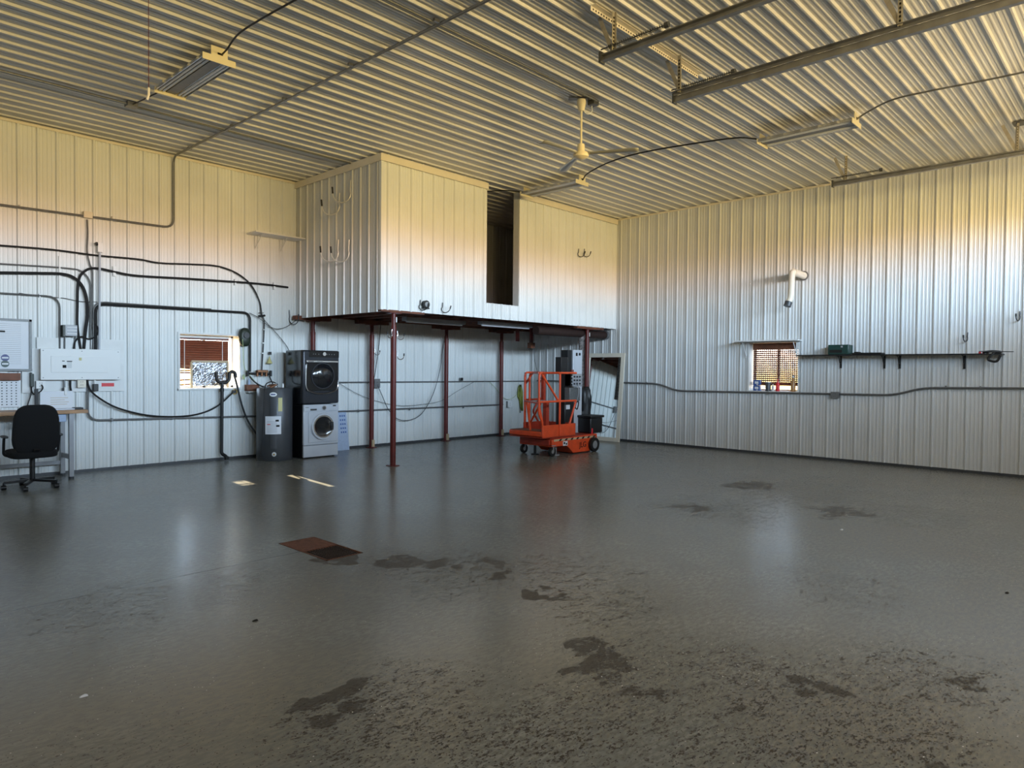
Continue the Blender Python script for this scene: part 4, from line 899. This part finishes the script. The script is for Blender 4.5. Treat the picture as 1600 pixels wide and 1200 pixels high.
for i, (z, a, b_) in enumerate(((1.18, .10, .08), (1.13, .13, .10), (1.0, .14, .12), (.85, .14, .13), (.7, .13, .12), (.55, .14, .12), (.42, .13, .12), (.02, .12, .11))):
    for j in range(n):
        g = 1+.13*math.sin(j*2.5+i)+random.uniform(-.05, .05); vs.append((dxx+a*g*math.cos(6.2832*j/n), -2.72+b_*g*math.sin(6.2832*j/n), max(0, z+random.uniform(-.02, .02) if z > .1 else 0)))
m.add(vs, [(i*n+j, i*n+(j+1) % n, (i+1)*n+(j+1) % n, (i+1)*n+j) for i in range(7) for j in range(n)]+[tuple(range(7*n, 8*n)), tuple(range(n))]); m.build('bag_body', 'blackp', t)
for x, y, l in ((-1.72, -1.2, 'short dark red bracket hanging under the loft left of the boxed bracket'), (-1.0, -.95, 'short dark red bracket ending in a brown box under the loft')):
    t = thing('hanging_bracket', l, 'bracket', (x, y, 2.42), 0, 'red brackets under the loft'); MB().bb((x-.04, y-.02, 2.12), (x+.04, y+.02, 2.564)).build('plate', 'redpost', t)
    if x > -1.5: MB().bb((x-.07, y-.05, 2.0), (x+.07, y+.05, 2.12)).build('box', 'bwood', t)
run('cord', [(-1.0, -1.02, 2.56), (-.97, -1.0, 2.1), (-.95, -1.0, 1.8), (-.85, -1.0, 1.5), (-.7, -1.0, 1.3)], .006, 'dgrey', 'thin cord hanging from the brown box under the loft', 'cord', mode='s')
# hi-vis vest
t = thing('safety_vest', 'yellow-green safety vest hanging on the left wall near the corner', 'vest', A(812, 620, .05))
m = MB(); m.sm = True; prof = [(602, -1.5, 2), (606, -2, 3), (612, -2.5, 4.5), (620, -4, 4.5), (628, -1, 5), (636, 1, 5), (642, 3, 5)]; vs = []
for py, a, b_ in prof:
    for k in range(9):
        s = k/8; p = A(812.5+a+(b_-a)*s, py, .05+.03*math.sin(s*9+py)); vs.append(p)
m.add(vs, [(i*9+k, i*9+k+1, (i+1)*9+k+1, (i+1)*9+k) for i in range(6) for k in range(8)]); o = m.build('cloth', 'lime', t); md = o.modifiers.new('s', 'SOLIDIFY'); md.thickness = .012
MB().bb(A(811, 601, .03), A(815, 604, .06)).build('collar', 'black', t); MB().bb(A(812, 640, .04), A(814, 645, .06)).build('strap', 'grey', t)

# ------------------------------------------------------------------ leaning mirror
th = math.radians(5.6); ML = 1.90
t = thing('leaning_mirror', 'tall white wood-framed mirror leaning against the right wall beside the lift', 'mirror', (-.3, -2.33, 0))
d_ = Vector((math.sin(th), 0, math.cos(th))); nrm = Vector((-math.cos(th), 0, math.sin(th))); o0 = Vector((-.225, 0, 0.0)); fw = .085
def mq(y0, y1, s0, s1, h0, h1, name, mm):
    vs = [o0+Vector((-(y+2.80)*.036, y, 0))+d_*s+nrm*h for y in (y0, y1) for s in (s0, s1) for h in (h0, h1)]
    MB().add(vs, [(0, 1, 3, 2), (4, 6, 7, 5), (0, 4, 5, 1), (2, 3, 7, 6), (0, 2, 6, 4), (1, 5, 7, 3)]).build(name, mm, t)
ya, yb = -2.80, -1.82
mq(ya, ya+fw, 0, ML, 0, .035, 'frame_stile', 'frame'if 0 else 'cream'); mq(yb-fw, yb, 0, ML, 0, .035, 'frame_stile', 'cream')
mq(ya+fw, yb-fw, ML-fw, ML, 0, .035, 'frame_rail', 'cream'); mq(ya+fw, yb-fw, 0, fw, 0, .035, 'frame_rail', 'cream')
mq(ya+fw, yb-fw, fw, ML-fw, .008, .014, 'mirror_glass', 'mirror')

# ------------------------------------------------------------------ orange personnel lift
LT = thing('personnel_lift', 'orange personnel lift with guard rails and a tray parked under the loft', 'lift', (-2.6, -3.08, 0), 0)
def lp(b, name, m, bev=0, parent=None):
    W = WM[LT.name]; b.v = [W@Vector(v) for v in b.v]; return b.build(name, m, parent or LT, bev)
# local coordinates: x along the machine (tray at -x), y across (near side -y)
ch = MB().prism([(-.60, .17), (-.60, .30), (.72, .33), (.72, .05), (.60, .02), (.0, .02), (-.12, .12), (-.2, .17)], .77, (0, -.34, 0), ((1, 0, 0), (0, 0, 1)), (0, 1, 0))
chs = lp(ch, 'chassis', 'orange', .006)
lp(MB().bb((-.61, -.32, .305), (.73, .42, .33)), 'chassis_top', 'dorange', .004, chs)
m = MB()
for k in range(7): x = -.42+k*.165; m.add([(x, -.3425, .262), (x+.06, -.3425, .262), (x+.10, -.3425, .298), (x+.04, -.3425, .298)], [(0, 1, 2, 3)])
lp(m, 'hazard_stripes', 'black', 0, chs)
lp(MB().bb((-.55, -.3415, .262), (.66, -.341, .298)), 'stripe_band', 'tape', 0, chs)
text('JLG', .14, 'black', LT, WM[LT.name]@Vector((.28, -.3445, .15)), RA)
lp(MB().bb((-.30, -.343, .17), (-.17, -.345, .25)), 'warning_decal', 'paper', 0, chs)
lp(MB().bb((-.285, -.346, .20), (-.24, -.347, .235)).bb((-.225, -.346, .185), (-.185, -.347, .215)), 'decal_print', 'black', 0, chs)
lp(MB().bb((-.63, -.30, .19), (-.60, .40, .30)), 'front_bumper', 'dorange', .01)
def wheel(x, y, r, w, name, hub=.55):
    o = lp(MB().lathe((x, y, r), [(r*hub, -w/2), (r*.96, -w/2), (r, -w/3), (r, w/3), (r*.96, w/2), (r*hub, w/2)], 30, 'Y'), name, 'black')
    lp(MB().lathe((x, y, r), [(0, -w/2-.004), (r*.25, -w/2-.006), (r*hub, -w/2+.006), (r*hub, w/2-.006), (0, w/2)], 24, 'Y'), 'hub', 'grey', 0, o); return o
wheel(.58, -.37, .135, .07, 'drive_wheel'); wheel(.58, .42, .135, .07, 'drive_wheel')
for x, y in ((-.55, -.30), (-.55, .37)):
    c = wheel(x, y, .085, .045, 'caster', .45)
    lp(MB().bar((x, y-.035, .085), (x, y-.035, .19), .03, .005, up=(0, 1, 0)).bar((x, y+.035, .085), (x, y+.035, .19), .03, .005, up=(0, 1, 0)).bb((x-.05, y-.045, .185), (x+.05, y+.045, .2)), 'fork', 'grey', 0, c)
lp(MB().cyl((-.34, -.2, .02), (-.34, -.2, .18), .025, 12).cyl((-.34, -.2, .0), (-.34, -.2, .015), .075, 20), 'stabiliser', 'grey'); lp(MB().cyl((-.55, .1, .02), (-.55, .1, .18), .025, 12).cyl((-.55, .1, .0), (-.55, .1, .015), .07, 20), 'stabiliser', 'black')
# platform box, open at the top
px0, px1, py0, py1 = -.87, .05, -.35, .43
lp(MB().bb((px0, py0, .35), (px0+.44, py0+.015, .56)).bb((px0+.48, py0, .35), (px1, py0+.015, .56)), 'toe_board', 'orange', .004)
lp(MB().bb((px0+.36, py1-.015, .35), (px1, py1, .56)).bb((px1-.015, py0, .35), (px1, py1, .56)), 'toe_board', 'dorange', .004)
lp(MB().bb((px0, py0, .335), (px1, py1, .352)), 'platform_floor', 'dorange')
tr = lp(MB().bb((px0-.02, py0+.017, .36), (px0+.36, py1, .45)), 'tray_frame', 'orange', .02); lp(MB().bb((px0, py0+.03, .451), (px0+.35, py1-.015, .458)), 'tray_board', 'bwood', 0, tr)
lp(MB().bb((-.5, -.2, .30), (.0, .25, .34)), 'tray_support', 'dorange', .01)
R0 = .019; top = 1.47
def rail(pts, name='guard_rail', m='orange', r=R0, rr=.07): return lp(MB().tube(fil(pts, rr), r, 10), name, m)
yn, yf = py0, py1
xm = px0+.46
rail([(px0, yn, .37), (px0, yn, .60), (px0-.10, yn, .76), (px0-.10, yn, top-.04), (px0-.06, yn, top), (xm, yn, top)])
rail([(xm, yn, .36), (xm, yn, top), (px0-.1, yn, top)], rr=.05); rail([(xm-.02, yn, top), (px1, yn, top)])
xf = px0+.40
rail([(xf, yf, .46), (xf, yf, top), (px1, yf, top)], m='orange')
rail([(xf+.05, yf-.07, .46), (xf+.05, yf-.07, top-.04), (xf-.1, yf-.3, top), (px0-.1, yn, top)], m='orange', rr=.06)
rail([(xm-.05, yf, .46), (xm-.05, yf, top)], m='dorange'); rail([(px1-.1, yf, .5), (px1-.3, yf, .75), (px1-.1, yf, 1.0)], m='dorange')
rail([(px0-.1, yn, .97), (px1, yn, .97)]); rail([(xf, yf, .97), (px1, yf, .97)], m='dorange'); rail([(px0-.1, yn, .95), (xf, yf, .95)])
rail([(px0, yn+.02, top-.03), (xm-.03, yn+.02, .99)], 'brace'); rail([(xf, yf, 1.25), (xf+.2, yf, top-.02)], 'brace', 'dorange')
rail([(px0-.08, yn+.02, .93), (px0+.02, yn+.02, .60)], 'brace'); rail([(px0+.02, yn+.3, .46), (xf-.05, yf-.1, .93)], 'brace'); rail([(xf-.03, yf-.1, .46), (px0+.05, yn+.1, .93)], 'brace')
rail([(px1, yn, .97), (px1-.18, yn, .56)], 'brace')
lp(MB().prism([(px0+.48, 1.47), (px1+.02, 1.47), (px1+.02, .97), (px0+.52, .97)], .01, (0, .08, 0), ((1, 0, 0), (0, 0, 1)), (0, 1, 0)), 'mast_bracket', 'dorange') if 0 else None
lp(MB().bb((-.33, .10, .97), (-.27, .16, 1.47)), 'inner_post', 'dorange'); lp(MB().bb((-.33, .03, .36), (-.25, .11, .95)), 'inner_post', 'dorange')
# mast, controls
lp(MB().bb((.40, .0, .33), (.68, .25, 1.905)), 'mast', 'silver', .006); lp(MB().bb((.28, .03, .33), (.40, .2, 1.90)), 'mast_channel', 'blackp', .004); lp(MB().bb((.70, .05, 1.60), (.83, .11, 1.66)), 'mast_label', 'lblue') if 0 else None
lp(MB().bb((.48, -.006, 1.79), (.53, -.001, 1.85)).bb((.57, -.006, 1.80), (.62, -.001, 1.85)), 'mast_cutouts', 'black'); lp(MB().bb((.02, -.02, 1.47), (.22, .12, 1.76)), 'carriage_cover', 'blackp', .004)
lp(MB().bb((.02, -.12, .4), (.30, .1, .95)), 'motor_cover', 'blackp', .02); lp(MB().bb((.05, -.125, .80), (.16, -.121, .88)), 'motor_label', 'paper')
cb = lp(MB().bb((.08, -.20, 1.22), (.42, -.06, 1.45)), 'control_box', 'grey', .01); lp(MB().bb((.08, -.21, 1.215), (.12, -.05, 1.455)), 'control_edge', 'black', 0, cb)
m = MB()
for i in range(3):
    for j in range(3): m.cyl((.18+i*.08, -.20, 1.27+j*.065), (.18+i*.08, -.222, 1.27+j*.065), .014, 10)
lp(m, 'control_buttons', 'black', 0, cb)
m = MB()
for j in range(3): m.box((.10, -.213, 1.28+j*.06), (.016, .004, .016))
lp(m, 'indicator_labels', 'paper', 0, cb)
lp(MB().bb((.08, -.18, .95), (.40, -.06, 1.20)), 'document_box', 'dull', .01)
lp(MB().cyl((.24, -.1, 1.46), (.24, -.1, 1.53), .035, 16), 'emergency_button', 'redpost'); rail([(.27, -.22, 1.30), (.28, -.24, 1.1), (.26, -.2, .95), (.30, -.15, .8)], 'control_cable', 'grey', .008)
rail([(.07, -.33, .92), (.13, -.35, .97), (.15, -.33, .88), (.10, -.34, .80), (.06, -.33, .84)], 'cable_loop', 'black', .01); rail([(.62, -.28, .33), (.62, -.28, .43)], 'key_switch', 'red', .03)
# black tote on the rear deck
c = WM[LT.name]@Vector((.74, -.06, .335))
t = thing('storage_tote', 'black plastic lidded box sitting on the rear deck of the orange lift', 'box', c)
MB().box((c.x+.02, c.y-.03, .335+.145), (.38, .42, .29)).build('tub', 'blackp', t, .02); MB().box((c.x+.02, c.y-.03, .335+.31), (.43, .47, .045)).build('lid', 'blackp', t, .012)

# ------------------------------------------------------------------ right wall things
vy, vz = -6.52, 3.225
t = thing('vent_pipe', 'white elbow vent pipe sticking out high on the right wall and turning down', 'pipe', (-.02, vy, vz))
MB().tube([(-.02, vy, vz), (-.45, vy+.02, vz+.02)], .062, 18).build('horizontal_pipe', 'cream', t)
MB().tube(fil([(-.40, vy+.02, vz+.02), (-.50, vy+.02, vz+.02), (-.49, vy+.04, 2.80), (-.53, vy+.07, 2.70)], .08), .05, 18).build('drop_pipe', 'cream', t)
MB().tube([(-.52, vy+.065, 2.73), (-.545, vy+.08, 2.655)], .062, 18).build('end_hood', 'dgrey', t); MB().lathe((-.03, vy, vz), [(.0, 0), (.085, 0), (.085, -.012), (0, -.012)], 20, 'X').build('wall_flange', 'galv', t)
t = thing('wall_shelf', 'white shelf on two brackets right above the right wall window', 'shelf', (-.1, -5.95, 2.09))
MB().bb((-.02, -6.52, 2.075), (-.27, -5.34, 2.095)).build('board', 'whitep', t)
for y in (-6.42, -5.48): MB().bar((-.025, y, 2.07), (-.025, y, 1.78), .03, .004, up=(1, 0, 0)).bar((-.025, y, 2.07), (-.24, y, 2.07), .03, .004).bar((-.03, y, 1.82), (-.2, y, 2.065), .010, .012).build('bracket', 'whitep', t)
t = thing('wall_shelf', 'long dark narrow shelf on black brackets on the right wall', 'shelf', (-.1, -8, 1.82)); sz = 1.815
MB().bb((-.02, -9.47, sz-.012), (-.27, -6.5, sz+.008)).build('board', 'bwood' if 0 else 'blackp', t)
for px in (1314, 1382, 1406, 1507):
    y = B(px, 570, .03).y; MB().bar((-.03, y, sz-.015), (-.03, y, sz-.22), .03, .006, up=(1, 0, 0)).bar((-.03, y, sz-.015), (-.22, y, sz-.015), .03, .006).tube(spl([(-.03, y, sz-.15), (-.10, y, sz-.12), (-.14, y, sz-.04), (-.19, y, sz-.02)]), .008, 6).build('bracket', 'blackp', t)
zt_ = sz+.009
y0_, y1_ = B(1297, 550, .15).y, B(1329, 550, .15).y
t = thing('toolbox', 'dark green case standing on the long dark shelf', 'case', (-.14, (y0_+y1_)/2, zt_))
MB().bb((-.03, y1_, zt_), (-.26, y0_, zt_+.165)).build('case_body', 'green', t, .01); MB().bb((-.262, y1_+.1, zt_+.03), (-.266, y0_-.03, zt_+.08)).build('case_band', 'black', t); MB().box((-.265, (y0_+y1_)/2-.06, zt_+.13), (.012, .03, .03)).build('latch', 'grey', t)
y0_, y1_ = B(1334, 553, .15).y, B(1380, 553, .15).y
t = thing('tool_tray', 'flat black tray lying on the long dark shelf right of the green case', 'tray', (-.14, (y0_+y1_)/2, zt_)); MB().bb((-.04, y1_, zt_), (-.25, y0_, zt_+.028)).build('tray_body', 'black', t, .008); MB().bb((-.05, y0_-.08, zt_+.028), (-.2, y0_-.02, zt_+.045)).build('knob', 'black', t)
for k, px in enumerate((1531, 1537, 1543)):
    p = B(px, 551, .13); t = thing('small_jar', ['leftmost of three small red pots near the right end of the long shelf', 'middle one of three small red pots near the right end of the long shelf', 'rightmost of three small red pots near the right end of the long shelf'][k], 'pot', (p.x, p.y, zt_), 0, 'small red pots on the shelf')
    MB().lathe((p.x, p.y, zt_), [(0, 0), (.016, 0), (.016, .03), (0, .03)], 12).build('pot_body', 'red' if k != 2 else 'bwood', t)
p = B(1557, 556, .15); t = thing('ratchet_strap', 'dark tangled strap heaped over the right end of the long shelf', 'strap', (p.x, p.y, zt_))
MB().tube(spl([(p.x, p.y+.16, zt_+.02), (p.x-.05, p.y+.05, zt_+.03), (p.x, p.y-.05, zt_+.02), (p.x-.12, p.y+.02, zt_+.0), (p.x-.14, p.y+.08, zt_-.09), (p.x-.14, p.y-.02, zt_-.12), (p.x-.14, p.y-.07, zt_-.03)]), .018, 8).build('webbing', 'black', t); MB().bar((p.x-.1, p.y+.2, zt_+.03), (p.x-.1, p.y-.22, zt_+.02), .03, .012).build('bar', 'dgrey', t)
hookJ('storage_hook', B(1512, 528, .02), (-.8, .25, 0), (0, 0, 1), .17, 'dark hook on the right wall above the long shelf', 'dgrey', 'hooks on the right wall', .008)
hookJ('storage_hook', B(1594, 495, .02), (-.8, .25, 0), (0, 0, 1), .17, 'dark hook on the right wall at the right edge of the photo', 'dgrey', 'hooks on the right wall', .008)

# ------------------------------------------------------------------ ceiling wiring
zc = H-.035
bx = Z(zc, 205, 164)
t = thing('junction_box', 'junction box on the ceiling left of the shop light', 'junction box', bx); MB().box(bx, (.12, .12, .06)).build('housing', 'galv', t, .004)
run('conduit', [Vector((bx.x-3.5, bx.y-.02, zc)), Vector((bx.x, bx.y-.02, zc))], .014, 'galv', 'conduit on the ceiling left of the ceiling junction box', 'conduit')
run('conduit', [Vector((bx.x, bx.y+.02, zc)), Vector((-LX-.06, bx.y+.04, zc))], .014, 'dull', 'conduit on the ceiling between the junction box and the loft', 'conduit')
run('cable', [bx, Vector((bx.x+.02, bx.y-.3, H-.05)), Vector((-9.38, -2.75, H-.06)), Vector((-9.38, -2.86, H-.10))], .008, 'black', 'black cable from the ceiling junction box to the left shop light', 'cable', mode='s')
run('cable', [Vector((-9.36, -4.135, H-.09)), Vector((-9.38, -4.3, H-.09)), Vector((-9.40, -4.6, H-.04)), Vector((-9.38, -5.1, H-.035)), Vector((-9.3, -6.2, H-.035)), Vector((-9.3, -7.6, H-.035))], .009, 'black', 'black cable leaving the left shop light toward the top of the photo', 'cable', mode='s')
run('conduit', [Vector((-9.6, -6.17, zc)), Vector((-5.72, -6.17, zc)), Vector((-5.66, -6.13, zc)), Vector((-5.70, -6.06, zc))], .012, 'dull', 'thin conduit along the ceiling ending above the fan', 'conduit', rr=.08)
t = thing('junction_box', 'dark junction box on the ceiling beside the fan mount', 'junction box', (-5.78, -6.12, H-.05)); MB().box((-5.72, -6.12, H-.05), (.10, .10, .06)).build('housing', 'dgrey', t, .004)
run('cable', [(-5.72, -6.1, H-.08), (-5.72, -6.1, H-.15), (-5.78, -6.08, H-.19), (-5.84, -6.06, H-.16)], .005, 'white', 'short white cable hanging between the fan box and fan canopy', 'cable', mode='s')
run('cable', [Vector((-3.25, -4.07, H-.10)), Vector((-3.4, -4.3, H-.06)), Vector((-3.6, -4.9, H-.035)), Vector((-3.65, -5.6, H-.03)), Vector((-3.4, -6.7, H-.035)), Vector((-3.25, -7.0, H-.06)), Vector((-3.2, -7.11, H-.1))], .011, 'black', 'dark cable along the ceiling linking the two right-hand shop lights', 'cable', mode='s')
run('cable', [Vector((-3.2, -8.33, H-.10)), Vector((-3.3, -8.5, H-.07)), Vector((-3.42, -8.8, H-.04)), Vector((-3.4, -9.2, H-.035)), Vector((-3.3, -10.1, H-.035)), Vector((-3.3, -12, H-.035))], .011, 'dull', 'grey cable along the ceiling from the right shop light toward the right edge', 'cable', mode='s')
run('cable', [Vector((-3.25, -2.8, H-.10)), Vector((-3.45, -2.5, H-.05)), Vector((-3.6, -2.2, H-.04)), Vector((-3.8, -1.8, H-.04))], .009, 'black', 'dark cable running from the shop light into the loft opening', 'cable', mode='s')
cpx = Z(H-.02, 232, -8)
t = thing('pull_cord', 'thin red pull cord with a white end hanging from the ceiling at upper left', 'cord', cpx)
q = CAM+ray(229, 140)*((cpx-CAM).length/ray(232, -8).length*1.0); q = Vector((cpx.x, cpx.y, 0)); d2 = ray(229, 142); s_ = Vector((cpx.x-CAM.x, cpx.y-CAM.y)).length/Vector((d2.x, d2.y)).length; zq = CAM.z+d2.z*s_
MB().tube([cpx, Vector((cpx.x, cpx.y, zq))], .003, 6).build('string', 'redpost', t); MB().tube([Vector((cpx.x, cpx.y, zq+.03)), Vector((cpx.x, cpx.y, zq-.03)), Vector((cpx.x-.015, cpx.y, zq-.08))], .011, 8).build('plug_end', 'white', t)

# ------------------------------------------------------------------ floor drain
t = thing('floor_drain', 'rusty rectangular floor drain, half solid cover and half open grate', 'drain', (-9.37, -6.04, 0))
m = MB(); x0, x1, y0, y1 = fx0, fx1, fy0, fy1
m.add([(x0, y0, 0), (x1, y0, 0), (x1, y1, 0), (x0, y1, 0), (x0, y0, -.25), (x1, y0, -.25), (x1, y1, -.25), (x0, y1, -.25)], [(0, 1, 5, 4), (1, 2, 6, 5), (2, 3, 7, 6), (3, 0, 4, 7), (4, 5, 6, 7)]); m.build('pit', 'dark', t)
MB().bb((x0, y0, -.02), (x0+.012, y1, .003)).bb((x1-.012, y0, -.02), (x1, y1, .003)).bb((x0, y0, -.02), (x1, y0+.012, .003)).bb((x0, y1-.012, -.02), (x1, y1, .003)).build('frame', 'rust', t)
MB().bb((x0+.012, -6.03, -.012), (x1-.012, y1-.012, .002)).build('cover_plate', 'rust', t)
MB().bb((x0+.012, -6.045, -.012), (x1-.012, -6.035, .004)).build('divider_bar', 'rust', t)
m = MB()
for k in range(12): x = x0+.03+k*(x1-x0-.06)/11; m.bb((x-.006, y0+.012, -.02), (x+.006, -6.05, -.001))
m.bb((x0+.012, y0+.12, -.018), (x1-.012, y0+.13, -.004)).bb((x0+.012, y0+.24, -.018), (x1-.012, y0+.25, -.004)); m.build('grate', 'drust', t)
for k, (px, py, s) in enumerate(((548, 858, .016), (490, 869, .013), (520, 861, .012))): pass
for k, (px, py, l) in enumerate(((398, 970, 'dark chip of debris lying on the floor in front of the drain'), (130, 1088, 'small pale chip lying on the floor at lower left'), (1315, 828, 'small pale chip of debris on the floor toward the right wall'), (1573, 927, 'small dark pebble on the floor near the right edge'))):
    p = Z(0, px, py); o = MB().add([p+Vector(v)*.6 for v in ((-.03, -.015, 0), (.03, -.02, 0), (.035, .015, 0), (-.02, .02, 0), (-.015, -.01, .012), (.02, -.008, .016), (.012, .01, .012))], [(0, 3, 2, 1), (0, 1, 5, 4), (1, 2, 6, 5), (2, 3, 6), (3, 0, 4), (3, 4, 6), (4, 5, 6)]).build('debris_chip', 'dark' if k in (0, 3) else 'paper'); tag(o, l, 'debris')
